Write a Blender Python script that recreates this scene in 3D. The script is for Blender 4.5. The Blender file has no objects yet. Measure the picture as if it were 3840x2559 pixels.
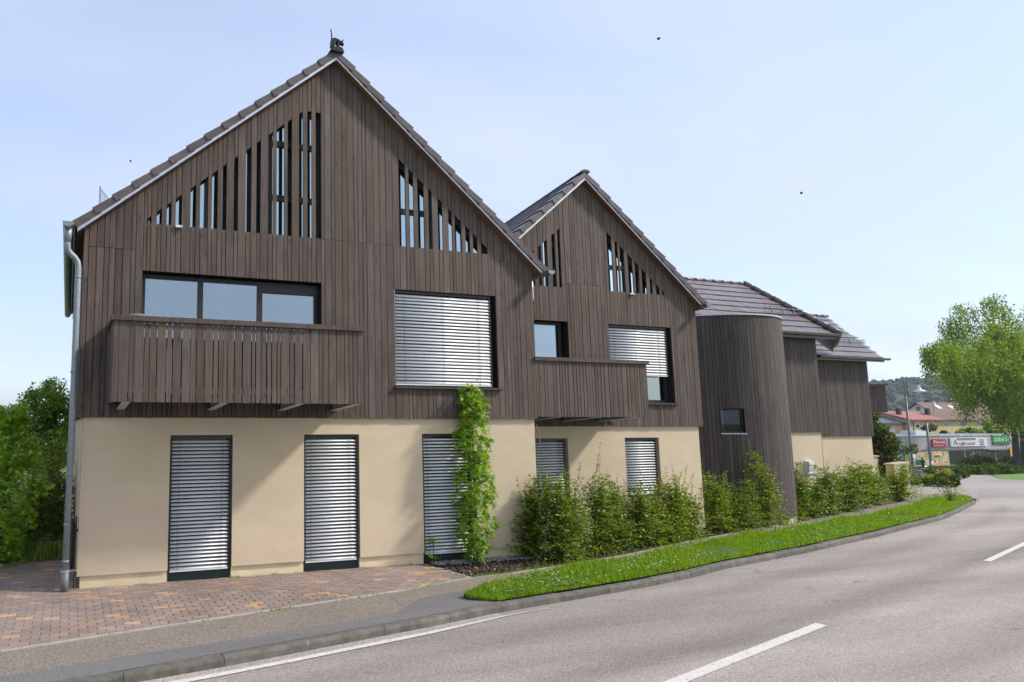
import bpy, bmesh, math, random
import numpy as np
from mathutils import Vector, Matrix, Euler

rnd = random.Random(7)
nrs = np.random.RandomState(11)
scene = bpy.context.scene
R = math.radians

# ------------------------------------------------------------------ camera
cam_d = bpy.data.cameras.new('camera')
cam = bpy.data.objects.new('camera', cam_d)
scene.collection.objects.link(cam)
CAM = Vector((-3.5126, -10.3185, 2.30))
cam.location = CAM
cam.rotation_euler = (R(90 + 6.8877), 0, R(-18.7997))
cam_d.sensor_width = 36.0
cam_d.lens = 24.0
cam_d.shift_x = (1920 - 1128.27) / 3840
cam_d.clip_start = 0.1
cam_d.clip_end = 6000
scene.camera = cam
scene.render.resolution_x = 1024
scene.render.resolution_y = 682

# ------------------------------------------------------------------ sky and sun
SUN_TO = Vector((2.3, -1.0, 2.2)).normalized()          # towards the sun
sun_el = math.asin(SUN_TO.z)
sun_az = math.atan2(SUN_TO.x, SUN_TO.y)
world = bpy.data.worlds.new('World')
scene.world = world
world.use_nodes = True
wn = world.node_tree
wn.nodes.clear()
def wnode(t, **k):
    n = wn.nodes.new(t)
    for a, b in k.items():
        setattr(n, a, b)
    return n
w_out = wnode('ShaderNodeOutputWorld')
w_bg = wnode('ShaderNodeBackground')
w_bg.inputs['Strength'].default_value = 0.145
w_sky = wnode('ShaderNodeTexSky', sky_type='NISHITA', sun_disc=False, sun_elevation=sun_el, sun_rotation=sun_az,
              altitude=300, air_density=1.0, dust_density=1.5, ozone_density=2.5)
w_tc = wnode('ShaderNodeTexCoord')
w_sep = wnode('ShaderNodeSeparateXYZ')
w_add = wnode('ShaderNodeMath', operation='ADD'); w_add.inputs[1].default_value = 0.22
w_dx = wnode('ShaderNodeMath', operation='DIVIDE')
w_dy = wnode('ShaderNodeMath', operation='DIVIDE')
w_cmb = wnode('ShaderNodeCombineXYZ')
w_map = wnode('ShaderNodeMapping'); w_map.inputs['Scale'].default_value = (0.35, 0.8, 1)
w_map.inputs['Rotation'].default_value = (0, 0, R(24)); w_map.inputs['Location'].default_value = (0, 0, 0)
w_noi = wnode('ShaderNodeTexNoise'); w_noi.inputs['Scale'].default_value = 0.6
w_noi.inputs['Detail'].default_value = 7; w_noi.inputs['Roughness'].default_value = 0.52
w_noi.inputs['Distortion'].default_value = 0.6
w_rng = wnode('ShaderNodeMapRange'); w_rng.interpolation_type = 'SMOOTHSTEP'
w_rng.inputs['From Min'].default_value = 0.38; w_rng.inputs['From Max'].default_value = 0.62
w_rng.inputs['To Min'].default_value = 0.58; w_rng.inputs['To Max'].default_value = 0.97
w_mix = wnode('ShaderNodeMix', data_type='RGBA')
w_mix.inputs['B'].default_value = (2.95, 3.26, 4.0, 1)
wl = wn.links.new
wl(w_tc.outputs['Generated'], w_sep.inputs[0])
wl(w_sep.outputs['Z'], w_add.inputs[0])
wl(w_sep.outputs['X'], w_dx.inputs[0]); wl(w_add.outputs[0], w_dx.inputs[1])
wl(w_sep.outputs['Y'], w_dy.inputs[0]); wl(w_add.outputs[0], w_dy.inputs[1])
wl(w_dx.outputs[0], w_cmb.inputs[0]); wl(w_dy.outputs[0], w_cmb.inputs[1])
wl(w_cmb.outputs[0], w_map.inputs[0]); wl(w_map.outputs[0], w_noi.inputs['Vector'])
wl(w_noi.outputs['Fac'], w_rng.inputs['Value'])
wl(w_rng.outputs['Result'], w_mix.inputs['Factor'])
w_hs = wnode('ShaderNodeHueSaturation'); w_hs.inputs['Saturation'].default_value = 1.2; w_hs.inputs['Value'].default_value = 1.05
wl(w_sky.outputs[0], w_hs.inputs['Color']); wl(w_hs.outputs[0], w_mix.inputs['A'])
wl(w_mix.outputs['Result'], w_bg.inputs['Color'])
wl(w_bg.outputs[0], w_out.inputs['Surface'])

sun_d = bpy.data.lights.new('sun', 'SUN')
sun_d.energy = 2.6
sun_d.angle = R(5.0)
sun_d.color = (1.0, 0.93, 0.82)
sun = bpy.data.objects.new('sun', sun_d)
scene.collection.objects.link(sun)
sun.rotation_euler = SUN_TO.to_track_quat('Z', 'Y').to_euler()

vs = scene.view_settings
vs.view_transform = 'Standard'
vs.look = 'None'
vs.exposure = 0.85
vs.gamma = 1.0
vs.use_curve_mapping = False

# ------------------------------------------------------------------ helpers
COL = scene.collection
WORLD = {}

def _wp(parent):
    return WORLD[parent.name] if parent is not None else Vector((0, 0, 0))

def tag(o, label=None, cat=None, group=None, kind=None):
    if label: o['label'] = label
    if cat: o['category'] = cat
    if group: o['group'] = group
    if kind: o['kind'] = kind
    return o

def thing(name, label, cat, loc, group=None):
    o = bpy.data.objects.new(name, None)
    o.empty_display_size = 0.2
    COL.objects.link(o)
    o.location = loc
    WORLD[o.name] = Vector(loc)
    return tag(o, label, cat, group)

def structure(name, loc=(0, 0, 0)):
    o = bpy.data.objects.new(name, None)
    COL.objects.link(o)
    o.location = loc
    WORLD[o.name] = Vector(loc)
    o['kind'] = 'structure'
    return o

class MB:
    def __init__(s):
        s.v = []; s.f = []; s.m = []
    def add(s, vs_, fs, mi=0):
        b = len(s.v)
        s.v += [tuple(p) for p in vs_]
        s.f += [tuple(i + b for i in f) for f in fs]
        s.m += [mi] * len(fs)
        return s
    def box(s, x0, x1, y0, y1, z0, z1, mi=0):
        v = [(x0, y0, z0), (x1, y0, z0), (x1, y1, z0), (x0, y1, z0), (x0, y0, z1), (x1, y0, z1), (x1, y1, z1), (x0, y1, z1)]
        return s.add(v, [(0, 3, 2, 1), (4, 5, 6, 7), (0, 1, 5, 4), (1, 2, 6, 5), (2, 3, 7, 6), (3, 0, 4, 7)], mi)
    def prism(s, poly, ext, mi=0):
        n = len(poly); e = Vector(ext)
        v = [Vector(p) for p in poly] + [Vector(p) + e for p in poly]
        f = [tuple(range(n - 1, -1, -1)), tuple(range(n, 2 * n))] + [(i, (i + 1) % n, n + (i + 1) % n, n + i) for i in range(n)]
        return s.add(v, f, mi)
    def quad(s, a, b, c, d, mi=0):
        return s.add([a, b, c, d], [(0, 1, 2, 3)], mi)
    def tube(s, path, r, n=10, mi=0, cap=True):
        P = [Vector(p) for p in path]
        rr = r if isinstance(r, (list, tuple)) else [r] * len(P)
        rings = []; up = None
        for i, p in enumerate(P):
            d = (P[min(i + 1, len(P) - 1)] - P[max(i - 1, 0)]).normalized()
            if up is None:
                up = Vector((0, 0, 1)) if abs(d.z) < 0.9 else Vector((1, 0, 0))
            a = d.cross(up)
            if a.length < 1e-5:
                up = Vector((0, 1, 0)); a = d.cross(up)
            a.normalize(); up = a.cross(d).normalized()
            rings.append([p + (a * math.cos(2 * math.pi * k / n) + up * math.sin(2 * math.pi * k / n)) * rr[i] for k in range(n)])
        v = [q for rg in rings for q in rg]; f = []
        for i in range(len(P) - 1):
            for k in range(n):
                f.append((i * n + k, i * n + (k + 1) % n, (i + 1) * n + (k + 1) % n, (i + 1) * n + k))
        if cap:
            f.append(tuple(range(n - 1, -1, -1))); f.append(tuple((len(P) - 1) * n + k for k in range(n)))
        return s.add(v, f, mi)
    def lathe(s, prof, c, n=16, mi=0):
        c = Vector(c); v = []; f = []
        for r, z in prof:
            for k in range(n):
                a = 2 * math.pi * k / n
                v.append(c + Vector((r * math.cos(a), r * math.sin(a), z)))
        for i in range(len(prof) - 1):
            for k in range(n):
                f.append((i * n + k, i * n + (k + 1) % n, (i + 1) * n + (k + 1) % n, (i + 1) * n + k))
        return s.add(v, f, mi)
    def build(s, name, mat, parent=None, origin=None, smooth=False):
        if origin is None:
            a = np.array(s.v)
            origin = ((a[:, 0].min() + a[:, 0].max()) / 2, (a[:, 1].min() + a[:, 1].max()) / 2, a[:, 2].min())
        origin = Vector(origin)
        me = bpy.data.meshes.new(name)
        me.from_pydata([tuple(Vector(p) - origin) for p in s.v], [], s.f)
        mats = mat if isinstance(mat, (list, tuple)) else [mat]
        for m in mats: me.materials.append(m)
        if len(mats) > 1: me.polygons.foreach_set('material_index', s.m)
        if smooth: me.polygons.foreach_set('use_smooth', [True] * len(me.polygons))
        me.update()
        o = bpy.data.objects.new(name, me)
        COL.objects.link(o)
        o.location = origin - _wp(parent)
        if parent is not None: o.parent = parent
        WORLD[o.name] = origin
        return o

def mesh_np(name, verts, tris, mat, parent=None, smooth=False, origin=None, matidx=None):
    verts = np.asarray(verts, dtype=np.float32)
    tris = np.asarray(tris, dtype=np.int32)
    if origin is None:
        origin = ((verts[:, 0].min() + verts[:, 0].max()) / 2, (verts[:, 1].min() + verts[:, 1].max()) / 2, verts[:, 2].min())
    origin = Vector([float(q) for q in origin])
    vv = verts - np.array(origin, dtype=np.float32)
    me = bpy.data.meshes.new(name)
    k = tris.shape[1]
    me.vertices.add(len(vv)); me.vertices.foreach_set('co', vv.ravel())
    me.loops.add(tris.size); me.loops.foreach_set('vertex_index', tris.ravel())
    me.polygons.add(len(tris)); me.polygons.foreach_set('loop_start', np.arange(0, tris.size, k, dtype=np.int32))
    mats = mat if isinstance(mat, (list, tuple)) else [mat]
    for m in mats: me.materials.append(m)
    if matidx is not None: me.polygons.foreach_set('material_index', np.asarray(matidx, dtype=np.int32))
    if smooth: me.polygons.foreach_set('use_smooth', np.ones(len(tris), dtype=bool))
    me.update(calc_edges=True)
    o = bpy.data.objects.new(name, me)
    COL.objects.link(o)
    o.location = origin - _wp(parent)
    if parent is not None: o.parent = parent
    WORLD[o.name] = origin
    return o

def inst(name, me, loc, parent, rot=None, scale=None):
    o = bpy.data.objects.new(name, me)
    COL.objects.link(o)
    o.location = Vector(loc) - _wp(parent)
    if rot is not None: o.rotation_euler = rot
    if scale is not None: o.scale = scale
    o.parent = parent
    WORLD[o.name] = Vector(loc)
    return o

def mesh_of(mb, name, mat):
    me = bpy.data.meshes.new(name)
    me.from_pydata(mb.v, [], mb.f)
    me.materials.append(mat)
    me.update()
    return me

def sp(u, k):
    u = u / k
    return k * (u + math.log1p(math.exp(-u))) if u > 0 else k * math.log1p(math.exp(u))
def gz(x, y):
    """height of the ground: level by the houses, falling away along the street"""
    t = (x - CAM.x) * 0.7071 + (y - CAM.y) * 0.7071
    return -0.034 * sp(t - 21, 5) - 0.0095 * sp(t - 48, 6) + 0.0435 * sp(t - 172, 8)
ROAD = -0.095

# ------------------------------------------------------------------ materials
def nmat(name):
    m = bpy.data.materials.new(name)
    m.use_nodes = True
    nt = m.node_tree
    return m, nt, nt.nodes['Principled BSDF'], nt.links.new
def N(nt, t, ins=None, **k):
    n = nt.nodes.new(t)
    for a, b in k.items(): setattr(n, a, b)
    if ins:
        for a, b in ins.items(): n.inputs[a].default_value = b
    return n
def ramp(nt, stops):
    n = nt.nodes.new('ShaderNodeValToRGB')
    e = n.color_ramp.elements
    while len(e) < len(stops): e.new(0.5)
    for i, (p, c) in enumerate(stops):
        e[i].position = p; e[i].color = (*c, 1)
    return n

def surf(name, stops, scale=8.0, rough=0.8, stretch=(1, 1, 1), bump=0.0, bscale=None, bdist=0.01, detail=6, metallic=0.0,
         rand=0.0, big=0.0, bigscale=0.6, spec=0.5, nrough=0.6):
    """noise between colour stops, optional large-scale stain, optional fine relief, optional shift per object"""
    m, nt, b, L = nmat(name)
    tc = N(nt, 'ShaderNodeTexCoord')
    mp = N(nt, 'ShaderNodeMapping', {'Scale': stretch})
    L(tc.outputs['Object'], mp.inputs['Vector'])
    vec = mp.outputs['Vector']
    oi = None
    if rand:
        oi = N(nt, 'ShaderNodeObjectInfo')
        mul = N(nt, 'ShaderNodeVectorMath', operation='MULTIPLY_ADD')
        cx = N(nt, 'ShaderNodeCombineXYZ')
        for i in range(3): L(oi.outputs['Random'], cx.inputs[i])
        L(cx.outputs[0], mul.inputs[0]); mul.inputs[1].default_value = (37, 53, 71); L(vec, mul.inputs[2])
        vec = mul.outputs[0]
    no = N(nt, 'ShaderNodeTexNoise', {'Scale': scale, 'Detail': detail, 'Roughness': nrough})
    L(vec, no.inputs['Vector'])
    rp = ramp(nt, stops)
    L(no.outputs['Fac'], rp.inputs['Fac'])
    col = rp.outputs['Color']
    if big:
        n2 = N(nt, 'ShaderNodeTexNoise', {'Scale': bigscale, 'Detail': 4, 'Roughness': 0.55})
        L(vec, n2.inputs['Vector'])
        mr = N(nt, 'ShaderNodeMapRange', {'From Min': 0.3, 'From Max': 0.7, 'To Min': 1 - big, 'To Max': 1 + big})
        L(n2.outputs['Fac'], mr.inputs['Value'])
        hs = N(nt, 'ShaderNodeHueSaturation')
        L(col, hs.inputs['Color']); L(mr.outputs['Result'], hs.inputs['Value'])
        col = hs.outputs['Color']
    if rand:
        mr = N(nt, 'ShaderNodeMapRange', {'To Min': 1 - rand, 'To Max': 1 + rand})
        L(oi.outputs['Random'], mr.inputs['Value'])
        hs = N(nt, 'ShaderNodeHueSaturation')
        L(col, hs.inputs['Color']); L(mr.outputs['Result'], hs.inputs['Value'])
        col = hs.outputs['Color']
    L(col, b.inputs['Base Color'])
    b.inputs['Roughness'].default_value = rough
    b.inputs['Metallic'].default_value = metallic
    b.inputs['Specular IOR Level'].default_value = spec
    if bump:
        nb = N(nt, 'ShaderNodeTexNoise', {'Scale': bscale or scale * 3, 'Detail': 3, 'Roughness': 0.6})
        L(vec, nb.inputs['Vector'])
        bp = N(nt, 'ShaderNodeBump', {'Strength': bump, 'Distance': bdist})
        L(nb.outputs['Fac'], bp.inputs['Height'])
        L(bp.outputs[0], b.inputs['Normal'])
    return m

def two(c, d=0.15):
    return [(0.3, tuple(q * (1 - d) for q in c)), (0.7, tuple(q * (1 + d) for q in c))]

def wood_mat(name, dark, mid, light):
    m, nt, b, L = nmat(name)
    tc = N(nt, 'ShaderNodeTexCoord'); oi = N(nt, 'ShaderNodeObjectInfo')
    cx = N(nt, 'ShaderNodeCombineXYZ')
    for i in range(3): L(oi.outputs['Random'], cx.inputs[i])
    ma = N(nt, 'ShaderNodeVectorMath', operation='MULTIPLY_ADD')
    L(cx.outputs[0], ma.inputs[0]); ma.inputs[1].default_value = (61, 47, 29); L(tc.outputs['Object'], ma.inputs[2])
    mp = N(nt, 'ShaderNodeMapping', {'Scale': (26, 26, 0.9)})
    L(ma.outputs[0], mp.inputs['Vector'])
    g = N(nt, 'ShaderNodeTexNoise', {'Scale': 1.6, 'Detail': 7, 'Roughness': 0.65, 'Distortion': 0.8})
    L(mp.outputs[0], g.inputs['Vector'])
    rp = ramp(nt, [(0.28, dark), (0.5, mid), (0.74, light)])
    L(g.outputs['Fac'], rp.inputs['Fac'])
    # knots
    mk = N(nt, 'ShaderNodeMapping', {'Scale': (9, 9, 2.6)})
    L(ma.outputs[0], mk.inputs['Vector'])
    vo = N(nt, 'ShaderNodeTexVoronoi', {'Scale': 1.0, 'Randomness': 1.0})
    L(mk.outputs[0], vo.inputs['Vector'])
    kr = N(nt, 'ShaderNodeMapRange', {'From Min': 0.05, 'From Max': 0.17, 'To Min': 0.42, 'To Max': 1.0})
    L(vo.outputs['Distance'], kr.inputs['Value'])
    # weathering, broad
    wz = N(nt, 'ShaderNodeTexNoise', {'Scale': 1.3, 'Detail': 4})
    L(ma.outputs[0], wz.inputs['Vector'])
    wr = N(nt, 'ShaderNodeMapRange', {'From Min': 0.3, 'From Max': 0.7, 'To Min': 0.78, 'To Max': 1.2})
    L(wz.outputs['Fac'], wr.inputs['Value'])
    pr = N(nt, 'ShaderNodeMapRange', {'To Min': 0.82, 'To Max': 1.18})
    L(oi.outputs['Random'], pr.inputs['Value'])
    m1 = N(nt, 'ShaderNodeMath', operation='MULTIPLY'); L(kr.outputs[0], m1.inputs[0]); L(wr.outputs[0], m1.inputs[1])
    m2 = N(nt, 'ShaderNodeMath', operation='MULTIPLY'); L(m1.outputs[0], m2.inputs[0]); L(pr.outputs[0], m2.inputs[1])
    # some boards greyer, some redder
    w2 = N(nt, 'ShaderNodeTexWhiteNoise', noise_dimensions='1D'); L(oi.outputs['Random'], w2.inputs['W'])
    sr = N(nt, 'ShaderNodeMapRange', {'To Min': 0.72, 'To Max': 1.12}); L(w2.outputs['Value'], sr.inputs['Value'])
    hs = N(nt, 'ShaderNodeHueSaturation')
    L(rp.outputs[0], hs.inputs['Color']); L(m2.outputs[0], hs.inputs['Value']); L(sr.outputs[0], hs.inputs['Saturation'])
    # a few pale scars
    ms = N(nt, 'ShaderNodeMapping', {'Scale': (14, 14, 3.0)}); L(ma.outputs[0], ms.inputs['Vector'])
    sc = N(nt, 'ShaderNodeTexNoise', {'Scale': 1.4, 'Detail': 2}); L(ms.outputs[0], sc.inputs['Vector'])
    scr = N(nt, 'ShaderNodeMapRange', {'From Min': 0.80, 'From Max': 0.83}); L(sc.outputs['Fac'], scr.inputs['Value'])
    mx = N(nt, 'ShaderNodeMix', data_type='RGBA'); mx.inputs['B'].default_value = (0.34, 0.22, 0.13, 1)
    L(scr.outputs[0], mx.inputs['Factor']); L(hs.outputs[0], mx.inputs['A'])
    L(mx.outputs['Result'], b.inputs['Base Color'])
    b.inputs['Roughness'].default_value = 0.72
    b.inputs['Specular IOR Level'].default_value = 0.35
    bp = N(nt, 'ShaderNodeBump', {'Strength': 0.35, 'Distance': 0.004}); L(g.outputs['Fac'], bp.inputs['Height']); L(bp.outputs[0], b.inputs['Normal'])
    return m

def leaf_mat(name, stops, trans=0.35, rough=0.5, patchy=None):
    m, nt, b, L = nmat(name)
    if trans > 0: stops = [(p, (c[0] * 1.58, c[1] * 1.36, c[2] * 1.15)) for p, c in stops]
    ge = N(nt, 'ShaderNodeNewGeometry')
    rp = ramp(nt, stops)
    L(ge.outputs['Random Per Island'], rp.inputs['Fac'])
    pcol = None
    if patchy:
        pn = N(nt, 'ShaderNodeTexNoise', {'Scale': 1.7, 'Detail': 4, 'Roughness': 0.6}); L(ge.outputs['Position'], pn.inputs['Vector'])
        pr = N(nt, 'ShaderNodeMapRange', {'From Min': 0.48, 'From Max': 0.72, 'To Min': 0.0, 'To Max': 0.75}); L(pn.outputs['Fac'], pr.inputs['Value'])
        pm_ = N(nt, 'ShaderNodeMix', data_type='RGBA'); pm_.inputs['B'].default_value = (*patchy, 1); L(pr.outputs[0], pm_.inputs['Factor']); L(rp.outputs[0], pm_.inputs['A']); pcol = pm_.outputs['Result']
    L(pcol or rp.outputs[0], b.inputs['Base Color'])
    b.inputs['Roughness'].default_value = rough
    b.inputs['Specular IOR Level'].default_value = 0.3
    tr = N(nt, 'ShaderNodeBsdfTranslucent')
    hs = N(nt, 'ShaderNodeHueSaturation', {'Saturation': 1.1, 'Value': 1.5}); L(pcol or rp.outputs[0], hs.inputs['Color'])
    L(hs.outputs[0], tr.inputs['Color'])
    mx = N(nt, 'ShaderNodeMixShader', {'Fac': trans})
    L(b.outputs[0], mx.inputs[1]); L(tr.outputs[0], mx.inputs[2])
    out = nt.nodes['Material Output']
    L(mx.outputs[0], out.inputs['Surface'])
    return m

def glass_mat(name, refl=0.5, tint=(0.55, 0.62, 0.62), gl=(0.92, 0.97, 1.0)):
    m, nt, b, L = nmat(name)
    nt.nodes.remove(b)
    g = N(nt, 'ShaderNodeBsdfGlossy', {'Roughness': 0.015, 'Color': (*gl, 1)})
    t = N(nt, 'ShaderNodeBsdfTransparent', {'Color': (*tint, 1)})
    fr = N(nt, 'ShaderNodeLayerWeight', {'Blend': 0.35})
    mr = N(nt, 'ShaderNodeMapRange', {'To Min': refl, 'To Max': 0.97}); L(fr.outputs['Fresnel'], mr.inputs['Value'])
    mx = N(nt, 'ShaderNodeMixShader'); L(mr.outputs[0], mx.inputs[0]); L(t.outputs[0], mx.inputs[1]); L(g.outputs[0], mx.inputs[2])
    L(mx.outputs[0], nt.nodes['Material Output'].inputs['Surface'])
    return m

def asphalt(name, dark, mid, light, fine=95, rough=0.9, big=0.12, stretch=(1, 1, 1), rot=0.0, bump=0.5, tracks=()):
    m, nt, b, L = nmat(name)
    tc = N(nt, 'ShaderNodeTexCoord')
    n1 = N(nt, 'ShaderNodeTexVoronoi', {'Scale': fine}); L(tc.outputs['Object'], n1.inputs['Vector'])
    n1b = N(nt, 'ShaderNodeTexNoise', {'Scale': fine * 0.5, 'Detail': 5, 'Roughness': 0.75}); L(tc.outputs['Object'], n1b.inputs['Vector'])
    sm = N(nt, 'ShaderNodeMix', data_type='RGBA'); sm.inputs['Factor'].default_value = 0.45
    L(n1.outputs['Color'], sm.inputs['A']); L(n1b.outputs['Fac'], sm.inputs['B'])
    bw = N(nt, 'ShaderNodeRGBToBW'); L(sm.outputs['Result'], bw.inputs[0])
    rp = ramp(nt, [(0.26, dark), (0.5, mid), (0.76, light)])
    L(bw.outputs[0], rp.inputs['Fac'])
    mp = N(nt, 'ShaderNodeMapping', {'Scale': stretch, 'Rotation': (0, 0, rot)}); L(tc.outputs['Object'], mp.inputs['Vector'])
    n2 = N(nt, 'ShaderNodeTexNoise', {'Scale': 0.55, 'Detail': 6, 'Roughness': 0.6}); L(mp.outputs[0], n2.inputs['Vector'])
    mr = N(nt, 'ShaderNodeMapRange', {'From Min': 0.3, 'From Max': 0.72, 'To Min': 1 - big, 'To Max': 1 + big}); L(n2.outputs['Fac'], mr.inputs['Value'])
    hs = N(nt, 'ShaderNodeHueSaturation'); L(rp.outputs[0], hs.inputs['Color']); L(mr.outputs[0], hs.inputs['Value'])
    # hairline cracks
    wv = N(nt, 'ShaderNodeTexVoronoi', {'Scale': 0.55}, feature='DISTANCE_TO_EDGE')
    dn = N(nt, 'ShaderNodeTexNoise', {'Scale': 2.2, 'Detail': 5}); L(tc.outputs['Object'], dn.inputs['Vector'])
    dm = N(nt, 'ShaderNodeVectorMath', operation='MULTIPLY_ADD'); L(dn.outputs['Color'], dm.inputs[0]); dm.inputs[1].default_value = (0.7, 0.7, 0); L(mp.outputs[0], dm.inputs[2])
    L(dm.outputs[0], wv.inputs['Vector'])
    cr = N(nt, 'ShaderNodeMapRange', {'From Min': 0.001, 'From Max': 0.006, 'To Min': 0.55, 'To Max': 1.0}); L(wv.outputs['Distance'], cr.inputs['Value'])
    msk = N(nt, 'ShaderNodeTexNoise', {'Scale': 0.35, 'Detail': 2}); L(tc.outputs['Object'], msk.inputs['Vector'])
    mkr = N(nt, 'ShaderNodeMapRange', {'From Min': 0.52, 'From Max': 0.6}); L(msk.outputs['Fac'], mkr.inputs['Value'])
    cm = N(nt, 'ShaderNodeMix', data_type='FLOAT'); L(mkr.outputs[0], cm.inputs['Factor']); cm.inputs['A'].default_value = 1.0; L(cr.outputs[0], cm.inputs['B'])
    val = cm.outputs['Result']
    if tracks:
        at = N(nt, 'ShaderNodeAttribute', attribute_name='across')
        for c_, w_, k_ in tracks:
            sb = N(nt, 'ShaderNodeMath', operation='SUBTRACT'); L(at.outputs['Fac'], sb.inputs[0]); sb.inputs[1].default_value = c_
            wob = N(nt, 'ShaderNodeMath', operation='MULTIPLY_ADD'); L(n2.outputs['Fac'], wob.inputs[0]); wob.inputs[1].default_value = 0.06; L(sb.outputs[0], wob.inputs[2])
            ab = N(nt, 'ShaderNodeMath', operation='ABSOLUTE'); L(wob.outputs[0], ab.inputs[0])
            tr = N(nt, 'ShaderNodeMapRange', {'From Min': 0.0, 'From Max': w_, 'To Min': 1 - k_, 'To Max': 1.0}); tr.interpolation_type = 'SMOOTHSTEP'; L(ab.outputs[0], tr.inputs['Value'])
            ml = N(nt, 'ShaderNodeMath', operation='MULTIPLY'); L(val, ml.inputs[0]); L(tr.outputs[0], ml.inputs[1]); val = ml.outputs[0]
    h2 = N(nt, 'ShaderNodeHueSaturation'); L(hs.outputs[0], h2.inputs['Color']); L(val, h2.inputs['Value'])
    L(h2.outputs[0], b.inputs['Base Color'])
    b.inputs['Roughness'].default_value = rough
    b.inputs['Specular IOR Level'].default_value = 0.3
    bp = N(nt, 'ShaderNodeBump', {'Strength': bump, 'Distance': 0.006}); L(bw.outputs[0], bp.inputs['Height']); L(bp.outputs[0], b.inputs['Normal'])
    return m

M = {}
M['wood'] = wood_mat('stained_larch', (0.056, 0.039, 0.031), (0.098, 0.071, 0.057), (0.145, 0.109, 0.090))
M['wood_cool'] = wood_mat('darker_larch', (0.040, 0.031, 0.027), (0.071, 0.056, 0.049), (0.108, 0.088, 0.077))  # darker, greyer larch for the tower, wings and house sides
M['membrane'] = surf('black_membrane', two((0.006, 0.006, 0.007)), 5, 0.9)
M['stucco'] = surf('beige_render', [(0.3, (0.56, 0.455, 0.315)), (0.7, (0.62, 0.508, 0.355))], 3.0, 0.92, stretch=(0.5, 1, 1), bump=0.5, bscale=75, bdist=0.006, big=0.06, bigscale=0.8)
M['plinth'] = surf('cream_concrete', [(0.25, (0.46, 0.36, 0.20)), (0.5, (0.66, 0.55, 0.35)), (0.75, (0.72, 0.62, 0.44))], 2.2, 0.85, stretch=(1, 1, 3), bump=0.25, bscale=30, big=0.12)
M['metal'] = surf('galvanised_steel', [(0.3, (0.40, 0.44, 0.47)), (0.7, (0.58, 0.62, 0.65))], 14, 0.40, metallic=0.75, rand=0.05)
M['pipe'] = surf('zinc_pipe', [(0.3, (0.20, 0.235, 0.26)), (0.7, (0.30, 0.34, 0.37))], 14, 0.42, metallic=0.25)
M['zinc'] = surf('weathered_zinc', [(0.3, (0.20, 0.22, 0.22)), (0.7, (0.30, 0.32, 0.31))], 9, 0.42, metallic=0.7)
M['greenmetal'] = surf('olive_grey_gutter', [(0.3, (0.13, 0.14, 0.115)), (0.7, (0.19, 0.20, 0.165))], 9, 0.4, metallic=0.4)
M['soffit'] = surf('orange_brown_soffit', two((0.19, 0.085, 0.04), 0.3), 6, 0.7, stretch=(1, 8, 1))
M['tile'] = surf('brown_roof_tile', [(0.3, (0.070, 0.054, 0.053)), (0.7, (0.115, 0.092, 0.090))], 7, 0.36, bump=0.12, bscale=40, rand=0.16)
M['tile2'] = surf('sky_sheen_roof_tile', [(0.3, (0.105, 0.085, 0.088)), (0.7, (0.165, 0.138, 0.142))], 7, 0.34, bump=0.1, bscale=40, rand=0.13)  # brown tile lightened, grazing sky sheen of the wing roofs put into the colour
M['frame'] = surf('dark_brown_frame', two((0.022, 0.017, 0.014)), 20, 0.45)
M['sillbrown'] = surf('brown_sill', two((0.05, 0.037, 0.033)), 20, 0.4)
M['glass'] = glass_mat('coated_glass', 0.34, (0.62, 0.68, 0.70), (0.74, 0.84, 0.90))
M['glass_dark'] = glass_mat('dark_glass', 0.10, (0.3, 0.33, 0.33), (0.7, 0.78, 0.8))
M['glass_gable'] = glass_mat('gable_glass', 0.55, (0.3, 0.36, 0.37), (0.72, 0.92, 0.98))
M['glass_black'] = glass_mat('black_glass', 0.05, (0.2, 0.2, 0.2), (0.6, 0.66, 0.68))
M['curtain'] = surf('white_curtain', two((0.72, 0.72, 0.70), 0.06), 14, 0.9, stretch=(10, 1, 0.3))
M['slat'] = surf('aluminium_slat', [(0.3, (0.66, 0.67, 0.67)), (0.7, (0.74, 0.75, 0.75))], 6, 0.5, metallic=0.10, rand=0.04)
M['rail'] = surf('anodised_rail', two((0.30, 0.30, 0.31)), 10, 0.4, metallic=0.6)
M['dark_green'] = surf('dark_green_base', two((0.012, 0.028, 0.027)), 12, 0.5)
M['cord'] = surf('black_cord', two((0.03, 0.03, 0.03)), 10, 0.8)
M['plastic_grey'] = surf('grey_plastic', two((0.13, 0.135, 0.14)), 10, 0.5)
M['white'] = surf('white_paint', two((0.70, 0.71, 0.71), 0.06), 8, 0.5)
M['steel_beam'] = surf('painted_steel', two((0.42, 0.43, 0.42), 0.1), 8, 0.5)
M['bronze'] = surf('dark_glazed_clay', two((0.02, 0.021, 0.023), 0.3), 20, 0.16)
M['asphalt'] = asphalt('road_asphalt', (0.195, 0.172, 0.155), (0.285, 0.252, 0.228), (0.40, 0.355, 0.325), fine=80, big=0.30, stretch=(0.16, 1.3, 1), rot=R(-16), bump=0.3, tracks=((0.13, 0.05, 0.16), (0.29, 0.055, 0.24), (0.36, 0.03, -0.10), (0.50, 0.06, 0.16), (0.66, 0.06, 0.16), (0.03, 0.03, 0.10)))
M['walk'] = asphalt('walk_asphalt', (0.115, 0.097, 0.080), (0.19, 0.162, 0.137), (0.31, 0.27, 0.225), fine=85, big=0.10)
M['patch'] = asphalt('new_asphalt', (0.105, 0.102, 0.10), (0.145, 0.141, 0.138), (0.20, 0.196, 0.19), fine=120, big=0.16, stretch=(0.4, 2.5, 1), rot=R(-14), bump=0.2)
M['gutter_dust'] = asphalt('dusty_gutter', (0.20, 0.175, 0.155), (0.32, 0.285, 0.26), (0.46, 0.42, 0.385), fine=70, big=0.12)
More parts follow.
